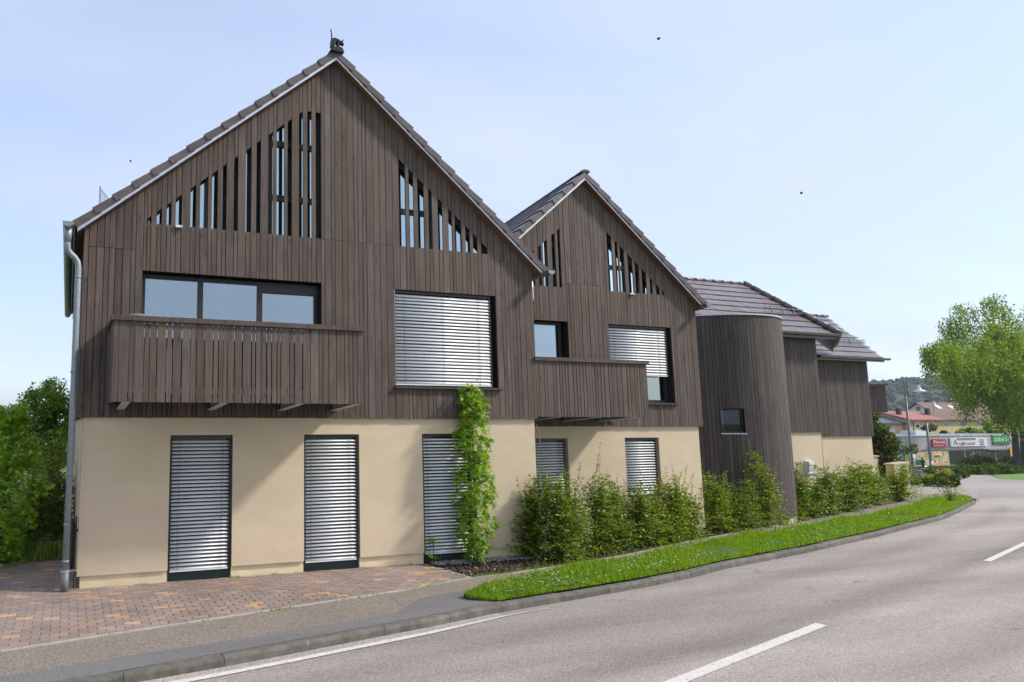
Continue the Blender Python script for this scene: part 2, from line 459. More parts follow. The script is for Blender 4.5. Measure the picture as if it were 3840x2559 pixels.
M['kerb'] = surf('concrete_kerb', [(0.25, (0.068, 0.063, 0.052)), (0.5, (0.112, 0.103, 0.088)), (0.8, (0.17, 0.157, 0.135))], 9, 0.9, bump=0.5, bscale=70, rand=0.12, big=0.2, bigscale=3)
M['edging'] = surf('concrete_edging', [(0.3, (0.27, 0.25, 0.21)), (0.7, (0.38, 0.355, 0.31))], 12, 0.9, bump=0.3, bscale=60, rand=0.1)
M['line'] = surf('road_paint', [(0.30, (0.30, 0.275, 0.25)), (0.44, (0.53, 0.51, 0.47)), (0.8, (0.64, 0.62, 0.575))], 26, 0.75, bump=0.2, bscale=70)
M['sand'] = surf('joint_sand', two((0.115, 0.092, 0.076), 0.3), 40, 0.95)
def paver_mat(name, per_island):
    m, nt, b, L = nmat(name)
    if per_island:
        src = N(nt, 'ShaderNodeNewGeometry').outputs['Random Per Island']
    else:
        src = N(nt, 'ShaderNodeObjectInfo').outputs['Random']
    rp = ramp(nt, [(0.0, (0.200, 0.155, 0.136)), (0.40, (0.225, 0.172, 0.149)), (0.72, (0.245, 0.184, 0.157)), (0.88, (0.285, 0.200, 0.158)), (0.95, (0.36, 0.225, 0.145)), (1.0, (0.43, 0.265, 0.155))])
    L(src, rp.inputs['Fac'])
    tc = N(nt, 'ShaderNodeTexCoord'); no = N(nt, 'ShaderNodeTexNoise', {'Scale': 45, 'Detail': 6, 'Roughness': 0.7}); L(tc.outputs['Object'], no.inputs['Vector'])
    mr = N(nt, 'ShaderNodeMapRange', {'From Min': 0.3, 'From Max': 0.7, 'To Min': 0.75, 'To Max': 1.25}); L(no.outputs['Fac'], mr.inputs['Value'])
    ge = N(nt, 'ShaderNodeNewGeometry'); n2 = N(nt, 'ShaderNodeTexNoise', {'Scale': 0.9, 'Detail': 4}); L(ge.outputs['Position'], n2.inputs['Vector'])
    m2 = N(nt, 'ShaderNodeMapRange', {'From Min': 0.3, 'From Max': 0.7, 'To Min': 0.8, 'To Max': 1.2}); L(n2.outputs['Fac'], m2.inputs['Value'])
    mm = N(nt, 'ShaderNodeMath', operation='MULTIPLY'); L(mr.outputs[0], mm.inputs[0]); L(m2.outputs[0], mm.inputs[1])
    hs = N(nt, 'ShaderNodeHueSaturation'); L(rp.outputs[0], hs.inputs['Color']); L(mm.outputs[0], hs.inputs['Value'])
    L(hs.outputs[0], b.inputs['Base Color'])
    b.inputs['Roughness'].default_value = 0.85
    bp = N(nt, 'ShaderNodeBump', {'Strength': 0.4, 'Distance': 0.004}); L(no.outputs['Fac'], bp.inputs['Height']); L(bp.outputs[0], b.inputs['Normal'])
    return m
M['paver'] = paver_mat('clay_paver', False)
M['paver_far'] = paver_mat('clay_paver_field', True)
M['mulch_ground'] = surf('mulch_soil', [(0.3, (0.028, 0.019, 0.014)), (0.7, (0.075, 0.050, 0.036))], 40, 0.95, bump=0.8, bscale=60)
M['chip'] = leaf_mat('bark_chip', [(0, (0.035, 0.022, 0.015)), (0.6, (0.085, 0.055, 0.038)), (0.93, (0.15, 0.105, 0.075)), (1, (0.30, 0.24, 0.18))], 0.0, 0.9)
M['pebble'] = leaf_mat('grey_pebble', [(0, (0.10, 0.10, 0.105)), (0.7, (0.26, 0.26, 0.265)), (1, (0.42, 0.42, 0.42))], 0.0, 0.8)
M['turf'] = surf('turf_soil', [(0.3, (0.028, 0.055, 0.010)), (0.7, (0.060, 0.105, 0.020))], 20, 0.95, bump=0.6, bscale=60)
M['lawn'] = surf('mown_lawn', [(0.3, (0.07, 0.15, 0.014)), (0.7, (0.12, 0.22, 0.024))], 6, 0.95, bump=0.5, bscale=30, big=0.15, bigscale=0.3)
M['grass'] = leaf_mat('grass_blade', [(0, (0.065, 0.150, 0.010)), (0.5, (0.110, 0.235, 0.013)), (0.85, (0.165, 0.295, 0.024)), (0.96, (0.20, 0.26, 0.05)), (1, (0.30, 0.25, 0.11))], 0.4, 0.5, patchy=(0.22, 0.27, 0.055))
M['clover'] = leaf_mat('clover_leaf', [(0, (0.060, 0.15, 0.022)), (0.6, (0.115, 0.23, 0.045)), (1, (0.20, 0.33, 0.085))], 0.35, 0.5)
M['flower'] = surf('clover_flower', two((0.72, 0.62, 0.56), 0.1), 30, 0.8)
M['dandelion'] = surf('yellow_flower', two((0.75, 0.45, 0.02), 0.1), 30, 0.8)
M['hornbeam'] = leaf_mat('hornbeam_leaf', [(0, (0.036, 0.085, 0.012)), (0.45, (0.072, 0.150, 0.020)), (0.8, (0.130, 0.210, 0.030)), (0.96, (0.21, 0.26, 0.045)), (1, (0.20, 0.12, 0.05))], 0.40, 0.38)
M['hornbeam_y'] = leaf_mat('young_hornbeam_leaf', [(0, (0.060, 0.120, 0.014)), (0.5, (0.115, 0.200, 0.022)), (0.9, (0.20, 0.27, 0.035)), (1, (0.25, 0.22, 0.05))], 0.38, 0.42)
M['gum'] = leaf_mat('sweetgum_leaf', [(0, (0.055, 0.135, 0.012)), (0.5, (0.105, 0.235, 0.018)), (0.85, (0.180, 0.30, 0.032)), (1, (0.22, 0.30, 0.06))], 0.4, 0.4)
M['gum_bright'] = leaf_mat('brightened_sweetgum_leaf', [(0, (0.075, 0.175, 0.014)), (0.5, (0.135, 0.285, 0.022)), (0.85, (0.21, 0.34, 0.035)), (1, (0.26, 0.36, 0.07))], 0.4, 0.4)  # sweetgum leaf colour brightened to make up for the house's shade
M['dark_leaf'] = leaf_mat('dark_tree_leaf', [(0, (0.042, 0.100, 0.014)), (0.55, (0.095, 0.190, 0.024)), (0.9, (0.175, 0.265, 0.036)), (1, (0.13, 0.18, 0.03))], 0.3, 0.5)
M['birch'] = leaf_mat('birch_leaf', [(0, (0.045, 0.105, 0.014)), (0.5, (0.095, 0.185, 0.020)), (0.88, (0.180, 0.255, 0.028)), (1, (0.26, 0.27, 0.035))], 0.42, 0.5)
M['copper'] = leaf_mat('copper_tinged_leaf', [(0, (0.022, 0.048, 0.014)), (0.6, (0.048, 0.095, 0.02)), (0.85, (0.105, 0.14, 0.03)), (1, (0.20, 0.085, 0.035))], 0.25, 0.3)
M['shrub_leaf'] = leaf_mat('low_shrub_leaf', [(0, (0.020, 0.045, 0.010)), (0.6, (0.045, 0.085, 0.015)), (1, (0.11, 0.16, 0.025))], 0.25, 0.5)
M['bark'] = surf('grey_bark', [(0.3, (0.035, 0.030, 0.026)), (0.7, (0.095, 0.082, 0.070))], 5, 0.95, stretch=(4, 4, 0.6), bump=0.8, bscale=12, bdist=0.03)
M['twig'] = surf('brown_twig', two((0.085, 0.055, 0.038), 0.3), 20, 0.9)
M['field'] = surf('grassy_ground', [(0.3, (0.045, 0.08, 0.018)), (0.7, (0.09, 0.13, 0.035))], 0.8, 0.95, big=0.2, bigscale=0.05)
M['lamp_metal'] = surf('blue_grey_steel', two((0.10, 0.125, 0.145)), 8, 0.5, metallic=0.3)
M['lamp_shade'] = surf('light_enamel', two((0.55, 0.57, 0.60), 0.08), 8, 0.35)
M['wall_grey'] = surf('lilac_grey_fascia', two((0.40, 0.39, 0.42), 0.05), 3, 0.8)
M['red_base'] = surf('dark_red_plinth', two((0.18, 0.018, 0.026), 0.1), 5, 0.7)
M['sign_red'] = surf('red_sign_panel', two((0.40, 0.012, 0.018), 0.05), 5, 0.5)
M['sign_white'] = surf('white_sign_panel', two((0.66, 0.69, 0.73), 0.03), 5, 0.5)
M['sign_green'] = surf('green_sign_panel', two((0.02, 0.36, 0.03), 0.05), 5, 0.5)
M['sign_dgreen'] = surf('dark_green_sign_panel', two((0.01, 0.085, 0.06), 0.05), 5, 0.5)
M['sign_maroon'] = surf('maroon_lettering', two((0.12, 0.015, 0.03), 0.05), 5, 0.6)
M['sign_orange'] = surf('orange_panel', two((0.75, 0.28, 0.01), 0.05), 5, 0.5)
M['sign_blue'] = surf('blue_panel', two((0.03, 0.16, 0.36), 0.05), 5, 0.5)
M['sign_yellow'] = surf('yellow_panel', two((0.68, 0.50, 0.03), 0.05), 5, 0.5)
M['light_green'] = surf('light_green_print', two((0.26, 0.50, 0.12), 0.06), 5, 0.6)
M['poster'] = surf('food_photo_print', [(0.25, (0.10, 0.05, 0.03)), (0.38, (0.55, 0.10, 0.05)), (0.5, (0.72, 0.66, 0.55)), (0.6, (0.62, 0.42, 0.10)), (0.72, (0.12, 0.30, 0.06)), (0.85, (0.75, 0.74, 0.70))], 1.8, 0.6, detail=3, rand=0.2)
M['shop_inside'] = surf('shop_interior', [(0.3, (0.10, 0.09, 0.09)), (0.55, (0.26, 0.23, 0.22)), (0.8, (0.48, 0.43, 0.40))], 1.2, 0.9, stretch=(1, 1, 1.5))
M['pink_panel'] = surf('dusky_pink_panel', two((0.36, 0.12, 0.13), 0.1), 3, 0.8)
M['yellow_wall'] = surf('pale_yellow_render', two((0.58, 0.46, 0.24), 0.05), 1, 0.9)
M['white_wall'] = surf('white_render', two((0.70, 0.70, 0.66), 0.04), 1, 0.9)
M['red_roof'] = surf('red_tile_roof', two((0.30, 0.105, 0.085), 0.22), 3.5, 0.8, stretch=(1, 1, 1))
M['brown_roof'] = surf('brown_tile_roof', two((0.125, 0.066, 0.050), 0.22), 2.5, 0.8)
M['solar'] = surf('solar_panel_roof', two((0.055, 0.075, 0.12), 0.2), 2.0, 0.3)
M['shutter'] = surf('grey_shutter', two((0.33, 0.35, 0.38), 0.06), 6, 0.6, stretch=(1, 1, 6))
M['balcony_red'] = surf('red_balcony_panel', two((0.30, 0.045, 0.03), 0.1), 4, 0.7)
M['garden_wall'] = surf('beige_garden_wall', two((0.52, 0.43, 0.31), 0.06), 3, 0.9, bump=0.4, bscale=40)
M['coping'] = surf('beige_coping', two((0.42, 0.35, 0.27), 0.08), 6, 0.85)
M['forest'] = surf('forest_canopy', [(0.3, (0.012, 0.032, 0.016)), (0.55, (0.022, 0.050, 0.021)), (0.75, (0.042, 0.078, 0.026))], 0.09, 0.95, detail=5, big=0.3, bigscale=0.02)
M['cobble'] = surf('pale_cobbles', [(0.3, (0.19, 0.155, 0.135)), (0.7, (0.34, 0.285, 0.25))], 5.5, 0.9, bump=0.5, bscale=9, big=0.1)
M['skin'] = surf('skin', two((0.42, 0.26, 0.19), 0.05), 10, 0.6)
M['cloth_dark'] = surf('dark_cloth', two((0.014, 0.014, 0.018), 0.2), 20, 0.9)
M['jeans'] = surf('dark_trousers', two((0.03, 0.035, 0.05), 0.2), 20, 0.9)
M['bird'] = surf('dark_feathers', two((0.015, 0.014, 0.016), 0.2), 20, 0.8)
M['hose'] = surf('dark_hose', two((0.045, 0.04, 0.038), 0.2), 20, 0.6)

# ================================================================== GROUND
def strip(name, A, B, off, mat, nc=6, sub=0.6, parent=None, dome=0.0, kind='structure', endt=0):
    """sheet lofted between two polylines with matching stations, draped on the ground"""
    va = []; vb = []
    for i in range(len(A) - 1):
        a0, a1, b0, b1 = (np.array(q, float) for q in (A[i], A[i + 1], B[i], B[i + 1]))
        n = max(1, int(max(np.linalg.norm(a1 - a0), np.linalg.norm(b1 - b0)) / sub))
        for k in range(n):
            va.append(a0 + (a1 - a0) * k / n); vb.append(b0 + (b1 - b0) * k / n)
    va.append(np.array(A[-1], float)); vb.append(np.array(B[-1], float))
    v = []; f = []
    for p, q in zip(va, vb):
        for k in range(nc + 1):
            w = k / nc
            x, y = p + (q - p) * w
            v.append((x, y, gz(x, y) + off + dome * (1 - (2 * w - 1) ** 4) * (min(1.0, 0.02 + len(v) / (nc + 1) / len(va) * endt) if endt else 1.0)))
    for i in range(len(va) - 1):
        for k in range(nc):
            a = i * (nc + 1) + k
            f.append((a, a + nc + 1, a + nc + 2, a + 1))
    o = mesh_np(name, v, f, mat, parent, smooth=True, origin=(0, 0, 0))
    at = o.data.attributes.new('across', 'FLOAT', 'POINT'); at.data.foreach_set('value', [k / nc for _ in va for k in range(nc + 1)])
    if parent is None and kind: o['kind'] = kind
    return o

# the ground, one sheet out to the horizon
def axis(lo, hi, c0, c1, fine):
    out = list(np.arange(c0, c1, fine)); s = fine; x = c0
    left = []
    while x > lo:
        s *= 1.25; x -= s; left.append(x)
    s = fine; x = c1; right = [c1]
    while x < hi:
        s *= 1.25; x += s; right.append(x)
    return left[::-1] + out + right
gx = axis(-2500, 4500, -14, 130, 3.0); gy = axis(-2500, 4500, -20, 60, 3.0)
v = [(x, y, gz(x, y) - 0.30) for y in gy for x in gx]
nx = len(gx)
f = [(j * nx + i, j * nx + i + 1, (j + 1) * nx + i + 1, (j + 1) * nx + i) for j in range(len(gy) - 1) for i in range(nx - 1)]
mesh_np('ground', v, f, M['field'], smooth=True, origin=(0, 0, 0))['kind'] = 'structure'

# kerb line: outer top edge
K = [(-12, -4.98), (-7, -4.13), (-4.3, -3.70), (-3.26, -3.53), (-2.33, -3.39), (-1.41, -3.22), (-0.49, -3.02), (0.59, -2.80), (1.85, -2.50), (3.01, -2.31),
     (4.66, -2.02), (5.95, -1.73), (7.1, -1.38), (9.75, -0.78), (13.6, 0.27), (16.2, 1.10), (18.9, 1.95), (21.9, 3.15), (24.3, 4.18), (26.9, 5.28),
     (28.4, 6.05), (32.9, 8.35), (36.2, 10.0), (38.2, 11.2), (39.6, 12.6), (40.6, 14.6)]
Ka = [np.array(p, float) for p in K]
def kerb_off(d):
    out = []
    for i, p in enumerate(Ka):
        t = Ka[min(i + 1, len(Ka) - 1)] - Ka[max(i - 1, 0)]
        t /= np.linalg.norm(t)
        out.append(p + np.array([-t[1], t[0]]) * d)
    return out
def kerb_at():
    """resample the kerb line every metre"""
    seg = [np.linalg.norm(Ka[i + 1] - Ka[i]) for i in range(len(Ka) - 1)]
    cum = np.concatenate([[0], np.cumsum(seg)])
    return cum
KC = kerb_at()
KIN = kerb_off(0.10)
def along(line, s):
    i = min(int(np.searchsorted(KC, s, side='right')) - 1, len(KC) - 2)
    w = (s - KC[i]) / (KC[i + 1] - KC[i])
    return line[i] + (line[i + 1] - line[i]) * w

# near road between the kerb and the far side
K_road = kerb_off(-0.002)
K_far = [p + np.array([2.2, -7.4]) for p in Ka[:20]]
strip('road', [tuple(p) for p in K_road[:20]], [tuple(p) for p in K_far], ROAD, M['asphalt'], nc=24)
# the far side of the street, out of frame
Kf2 = [p + np.array([4.2, -11.4]) for p in Ka[:20]]
strip('far_pavement', [tuple(p) for p in K_far], [tuple(p) for p in Kf2], 0.0, M['walk'], nc=3)
# junction asphalt, laid just below the road
jx = np.arange(24, 150, 3.0); jy = np.arange(-30, 53.1, 3.0)
v = [(x, y, gz(x, y) + ROAD - 0.005) for y in jy for x in jx]
f = [(j * len(jx) + i, j * len(jx) + i + 1, (j + 1) * len(jx) + i + 1, (j + 1) * len(jx) + i) for j in range(len(jy) - 1) for i in range(len(jx) - 1)]
jo = mesh_np('junction_road', v, f, M['asphalt'], smooth=True, origin=(0, 0, 0)); jo['kind'] = 'structure'
at = jo.data.attributes.new('across', 'FLOAT', 'POINT'); at.data.foreach_set('value', [2.0] * len(v))

# kerb stones
kerb = structure('kerb', (1.8, -2.4, gz(1.8, -2.4) - 0.12))
s = 1.2
while s < KC[20] - 0.6:
    L_ = 1.0 if s < 46 else 0.8
    mb = MB(); n = 3
    oo = [along(Ka, s + 0.003 + (L_ - 0.006) * k / n) for k in range(n + 1)]
    ii = [along(KIN, s + 0.003 + (L_ - 0.006) * k / n) for k in range(n + 1)]
    dz = rnd.uniform(-0.005, 0.005) - min(0.06, max(0.0, (s - KC[18]) * 0.012))
    v = []
    for p, q in zip(oo, ii):
        g = gz(*p) + dz; e = (q - p); e = e / np.linalg.norm(e)
        b1 = p + e * 0.004; b2 = p + e * 0.014
        p0 = p - e * 0.012
        v += [(p0[0], p0[1], g - 0.25), (p0[0] + e[0] * 0.006, p0[1] + e[1] * 0.006, g - 0.03), (b1[0], b1[1], g - 0.008), (b2[0], b2[1], g + 0.003), (q[0], q[1], g + 0.001), (q[0], q[1], g - 0.25)]
    f = []
    for k in range(n):
        for j in range(6):
            f.append((k * 6 + j, k * 6 + (j + 1) % 6, (k + 1) * 6 + (j + 1) % 6, (k + 1) * 6 + j))
    f += [tuple(range(5, -1, -1)), tuple(n * 6 + j for j in range(6))]
    MB().add(v, f).build('kerb_stone', M['kerb'], kerb)
    s += L_

# pavement (asphalt footway)
S1F = [(-12, -4.87), (-4.2, -3.60), (-3.26, -3.43), (-2.33, -3.29), (-1.41, -3.12), (-0.49, -2.92), (0.59, -2.70), (2.0, -2.36)]
S1B = [(-12, -4.10), (-4.07, -2.47), (-2.98, -2.24), (-2.1, -2.07), (-1.1, -1.86), (0.1, -1.63), (1.08, -1.43), (1.9, -1.20)]
strip('pavement', S1F, S1B, -0.003, M['walk'], nc=5, sub=0.5)
S2F = [(2.0, -2.33), (2.25, -1.9), (3.43, -1.46), (4.47, -1.2), (5.36, -1.1), (7.5, -0.4), (10.98, 0.6), (14.26, 1.5), (18.76, 2.8), (24.39, 5.0), (28.2, 6.4), (30.2, 7.2)]
S2B = [(1.9, -1.20), (2.33, -1.05), (3.1, -0.98), (4.44, -0.70), (5.2, -0.52), (7.2, 0.08), (10.94, 1.25), (14.0, 2.18), (18.3, 3.63), (23.4, 5.5), (27.5, 7.5), (29.5, 9.0)]
strip('footway', S2F, S2B, -0.003, M['walk'], nc=5, sub=0.8)
# darker repair strip
PB = [(-12, -4.60), (-4.0, -3.20), (-3.49, -3.12), (-2.8, -2.98), (-1.87, -2.85), (-0.31, -2.57), (0.42, -2.42), (0.65, -2.21), (1.05, -1.87), (2.25, -1.60), (3.3, -1.18)]
PF = [(-12, -4.87), (-4.2, -3.59), (-3.6, -3.49), (-2.9, -3.375), (-1.9, -3.20), (-0.5, -2.92), (0.3, -2.75), (0.7, -2.67), (1.2, -2.55), (2.35, -2.2), (3.35, -1.45)]
strip('pavement_repair', PF, PB, 0.002, M['patch'], nc=4, sub=0.4)
strip('footway_repair', [(3.35, -1.45), (4.5, -1.2), (5.4, -1.1), (7.5, -0.4), (10.98, 0.6), (14.26, 1.5), (18.76, 2.8), (24.39, 5.0)],
      [(3.3, -1.18), (4.42, -0.86), (5.25, -0.72), (7.3, -0.02), (10.9, 0.96), (14.1, 1.85), (18.5, 3.2), (24.0, 5.4)], 0.002, M['patch'], nc=3)
# dusty gutter and painted lines
gk = [along(Ka, q) for q in np.arange(1.0, 14.5, 0.5)]
def outw(pts, d):
    o = []
    for i, p in enumerate(pts):
        t = pts[min(i + 1, len(pts) - 1)] - pts[max(i - 1, 0)]; t = t / np.linalg.norm(t)
        dd = d[i] if isinstance(d, (list, np.ndarray)) else d
        o.append(tuple(p + np.array([t[1], -t[0]]) * dd))
    return o
nj = nrs.rand(len(gk)) * 0.02
strip('gutter_dust', outw(gk, 0.012), outw(gk, 0.145 + nj), ROAD + 0.004, M['gutter_dust'], nc=2, sub=0.4)
ll = [along(Ka, q) for q in np.arange(0.8, 14.9, 0.4)]
tap = np.clip((len(ll) - 1 - np.arange(len(ll))) / 6, 0.15, 1)
strip('edge_line', outw(ll, 0.15), outw(ll, list(0.15 + 0.085 * tap)), ROAD + 0.008, M['line'], nc=2, sub=0.3)
def dash(p, q, w):
    p, q = np.array(p), np.array(q); t = (q - p) / np.linalg.norm(q - p); n_ = np.array([-t[1], t[0]]) * w / 2
    strip('lane_marking', [tuple(p - n_), tuple(q - n_)], [tuple(p + n_), tuple(q + n_)], ROAD + 0.006, M['line'], nc=2, sub=0.4)
dash((1.2, -5.29), (5.22, -4.20), 0.125)
dash((12.2, -2.33), (16.6, -0.98), 0.10)

# verge: soil mound, grass, clover
GF = [(1.60, -2.16), (1.9, -2.345), (3.01, -2.165), (4.66, -1.875), (5.95, -1.585), (7.1, -1.235), (9.75, -0.635), (13.6, 0.41), (16.2, 1.24), (18.9, 2.09), (21.9, 3.29), (24.3, 4.32), (26.9, 5.42), (28.1, 6.02)]
GB = [(1.60, -2.06), (2.1, -1.75), (3.3, -1.28), (4.5, -1.0), (5.4, -0.88), (7.3, -0.24), (9.6, 0.42), (12.9, 1.3), (15.6, 2.05), (18.4, 2.9), (21.2, 3.95), (23.8, 5.1), (26.8, 6.3), (28.4, 6.55)]
strip('verge', GF, GB, 0.004, M['turf'], nc=8, sub=0.4, dome=0.05)

def scatter(A, B, n, power=1.0):
    """random points between two polylines, density falling with distance from the camera"""
    segs = []
    for i in range(len(A) - 1):
        a0, a1, b0, b1 = (np.array(q, float) for q in (A[i], A[i + 1], B[i], B[i + 1]))
        area = 0.5 * (np.linalg.norm(a1 - a0) + np.linalg.norm(b1 - b0)) * 0.5 * (np.linalg.norm(b0 - a0) + np.linalg.norm(b1 - a1))
        mid = (a0 + a1 + b0 + b1) / 4
        d = math.hypot(mid[0] - CAM.x, mid[1] - CAM.y)
        segs.append(area / d ** power)
    segs = np.array(segs); segs /= segs.sum()
    idx = nrs.choice(len(segs), n, p=segs)
    u = nrs.rand(n, 1); w = nrs.rand(n, 1)
    A_ = np.array(A, float); B_ = np.array(B, float)
    pa = A_[idx] + (A_[idx + 1] - A_[idx]) * u; pb = B_[idx] + (B_[idx + 1] - B_[idx]) * u
    return pa + (pb - pa) * w, w[:, 0]
gz_np = np.vectorize(gz)

def blades(pts, z, h, wid, lean=0.45):
    n = len(pts)
    az = nrs.rand(n) * 2 * np.pi; la = nrs.rand(n) * 2 * np.pi; ll_ = nrs.rand(n) * lean * h
    dx = np.cos(az) * wid / 2; dy = np.sin(az) * wid / 2
    lx = np.cos(la) * ll_; ly = np.sin(la) * ll_
    v = np.zeros((n, 5, 3))
    v[:, 0] = np.stack([pts[:, 0] - dx, pts[:, 1] - dy, z], 1); v[:, 1] = np.stack([pts[:, 0] + dx, pts[:, 1] + dy, z], 1)
    v[:, 2] = np.stack([pts[:, 0] + dx * .8 + lx * .35, pts[:, 1] + dy * .8 + ly * .35, z + h * .55], 1)
    v[:, 3] = np.stack([pts[:, 0] - dx * .8 + lx * .35, pts[:, 1] - dy * .8 + ly * .35, z + h * .55], 1)
    v[:, 4] = np.stack([pts[:, 0] + lx, pts[:, 1] + ly, z + h], 1)
    b = np.arange(n)[:, None] * 5
    t = np.concatenate([b + np.array([[0, 1, 2]]), b + np.array([[0, 2, 3]]), b + np.array([[3, 2, 4]])])
    return v.reshape(-1, 3), t
GF_out = [(a[0] + 0.012, a[1] - 0.035) for a in GF]
pts, w = scatter(GF_out, GB, 95000, 1.3)
dist = np.hypot(pts[:, 0] - CAM.x, pts[:, 1] - CAM.y)
hh = (0.035 + 0.085 * nrs.rand(len(pts)) ** 1.5) * (0.7 + 0.5 * np.clip(w * 1.6, 0, 1))
clump = 0.75 + 0.5 * np.sin(pts[:, 0] * 2.3 + np.sin(pts[:, 1] * 3.1)) * np.sin(pts[:, 0] * 0.9 + 1.3)
hh *= np.clip(clump, 0.5, 1.4)
v, t = blades(pts, gz_np(pts[:, 0], pts[:, 1]) + 0.02, hh, 0.006 + 0.0007 * dist)
tag(mesh_np('verge_grass', v, t, M['grass'], smooth=False), 'bright green verge grass between footway and kerb', 'grass', kind='stuff')
# taller seeding stems at the back edge
pts, w = scatter([tuple(np.array(b) * 0.85 + np.array(a) * 0.15) for a, b in zip(GF, GB)], GB, 900, 1.0)
dist = np.hypot(pts[:, 0] - CAM.x, pts[:, 1] - CAM.y)
v, t = blades(pts, gz_np(pts[:, 0], pts[:, 1]) + 0.02, 0.10 + 0.16 * nrs.rand(len(pts)), 0.004 + 0.0004 * dist, 0.7)
tag(mesh_np('tall_grass', v, t, M['grass']), 'taller thin grass stems along the back of the verge', 'grass', kind='stuff')

# ---- leaf factory
def leaf_template(kind):
    if kind == 'star':
        ang = [90, 38, -12, 192, 142]; vs_ = [(0, 0.12, 0.0)]
        out = []
        order = sorted([(-100, 0.10), (-58, 0.30), (-12, 0.92), (14, 0.42), (38, 1.0), (64, 0.46), (90, 1.12), (116, 0.46), (142, 1.0), (166, 0.42), (192, 0.92), (238, 0.30)])
        for a, r in order:
            out.append((0.5 * r * math.cos(R(a)), 0.15 + 0.5 * r * math.sin(R(a)) + 0.35, -0.10 * r * r))
        vs_ = [(0, 0.5, 0.03)] + out
        n = len(out)
        fs = [(0, 1 + i, 1 + (i + 1) % n) for i in range(n)]
        return np.array(vs_), np.array(fs)
    if kind == 'oval':
        vs_ = [(0, 0, 0), (0.27, 0.33, 0.05), (0.22, 0.72, 0.03), (0, 1, -0.05), (-0.22, 0.72, 0.03), (-0.27, 0.33, 0.05)]
        return np.array(vs_), np.array([(0, 1, 2), (0, 2, 3), (0, 3, 4), (0, 4, 5)])
    vs_ = [(0, 0, 0), (0.3, 0.5, 0.06), (0, 1, -0.03), (-0.3, 0.5, 0.06)]
    return np.array(vs_), np.array([(0, 1, 2), (0, 2, 3)])

def leaves(P, D, size, kind='diamond', roll=0.9):
    """place a leaf at each P with its blade along D; the blade face turned mostly upwards"""
    T, F = leaf_template(kind)
    n = len(P)
    D = D / (np.linalg.norm(D, axis=1, keepdims=True) + 1e-9)
    up = np.tile(np.array([[0, 0, 1.0]]), (n, 1)) + nrs.normal(0, roll, (n, 3)) * 0.55
    S = np.cross(D, up); S /= (np.linalg.norm(S, axis=1, keepdims=True) + 1e-9)
    U = np.cross(S, D)
    sz = size if np.ndim(size) else np.full(n, size)
    V = P[:, None, :] + (T[None, :, 0, None] * S[:, None, :] + T[None, :, 1, None] * D[:, None, :] + T[None, :, 2, None] * U[:, None, :]) * sz[:, None, None]
    tri = (F[None] + (np.arange(n) * len(T))[:, None, None]).reshape(-1, 3)
    return V.reshape(-1, 3), tri

def cat_mesh(parts):
    vs_, ts = [], []; b = 0
    for v_, t_ in parts:
        vs_.append(v_); ts.append(t_ + b); b += len(v_)
    return np.concatenate(vs_), np.concatenate(ts)

# clover leaves and flowers
pts, w = scatter(GF, GB, 9000, 1.4)
cl = np.sin(pts[:, 0] * 1.7) * np.sin(pts[:, 0] * 0.61 + pts[:, 1] * 2.1 + 0.5) > 0.05
pts = pts[cl]
P = np.column_stack([pts, gz_np(pts[:, 0], pts[:, 1]) + 0.05 + 0.05 * nrs.rand(len(pts))])
a = nrs.rand(len(P)) * 2 * np.pi
D = np.column_stack([np.cos(a), np.sin(a), 0.2 + 0 * a])
v, t = leaves(P, D, 0.035 + 0.02 * nrs.rand(len(P)), 'oval')
tag(mesh_np('clover', v, t, M['clover']), 'patches of clover leaves in the verge', 'clover', kind='stuff')
ico = bmesh.new(); bmesh.ops.create_icosphere(ico, subdivisions=1, radius=1.0)
IV = np.array([q.co[:] for q in ico.verts]); IT = np.array([[q.index for q in f_.verts] for f_ in ico.faces]); ico.free()
def balls(P, r):
    n = len(P); r = np.broadcast_to(r, (n,))
    V = P[:, None, :] + IV[None] * r[:, None, None]
    return V.reshape(-1, 3), (IT[None] + (np.arange(n) * len(IV))[:, None, None]).reshape(-1, 3)
A2 = [q for q in GF if 2.2 < q[0] < 9]; B2 = [q for q in GB if 2.2 < q[0] < 9][:len(A2)]
pts, w = scatter(A2, B2, 95, 0.5)
P = np.column_stack([pts, gz_np(pts[:, 0], pts[:, 1]) + 0.10 + 0.03 * nrs.rand(len(pts))])
v, t = balls(P, 0.008 + 0.004 * nrs.rand(len(P)))
tag(mesh_np('clover_flowers', v, t, M['flower']), 'small white clover heads dotted through the verge', 'flowers', kind='stuff')
pts, w = scatter(GF[3:10], GB[3:10], 26, 0.3)
P = np.column_stack([pts, gz_np(pts[:, 0], pts[:, 1]) + 0.12 + 0.03 * nrs.rand(len(pts))])
v, t = balls(P, 0.016)
tag(mesh_np('dandelions', v, t, M['dandelion']), 'few yellow flower heads in the verge', 'flowers', kind='stuff')

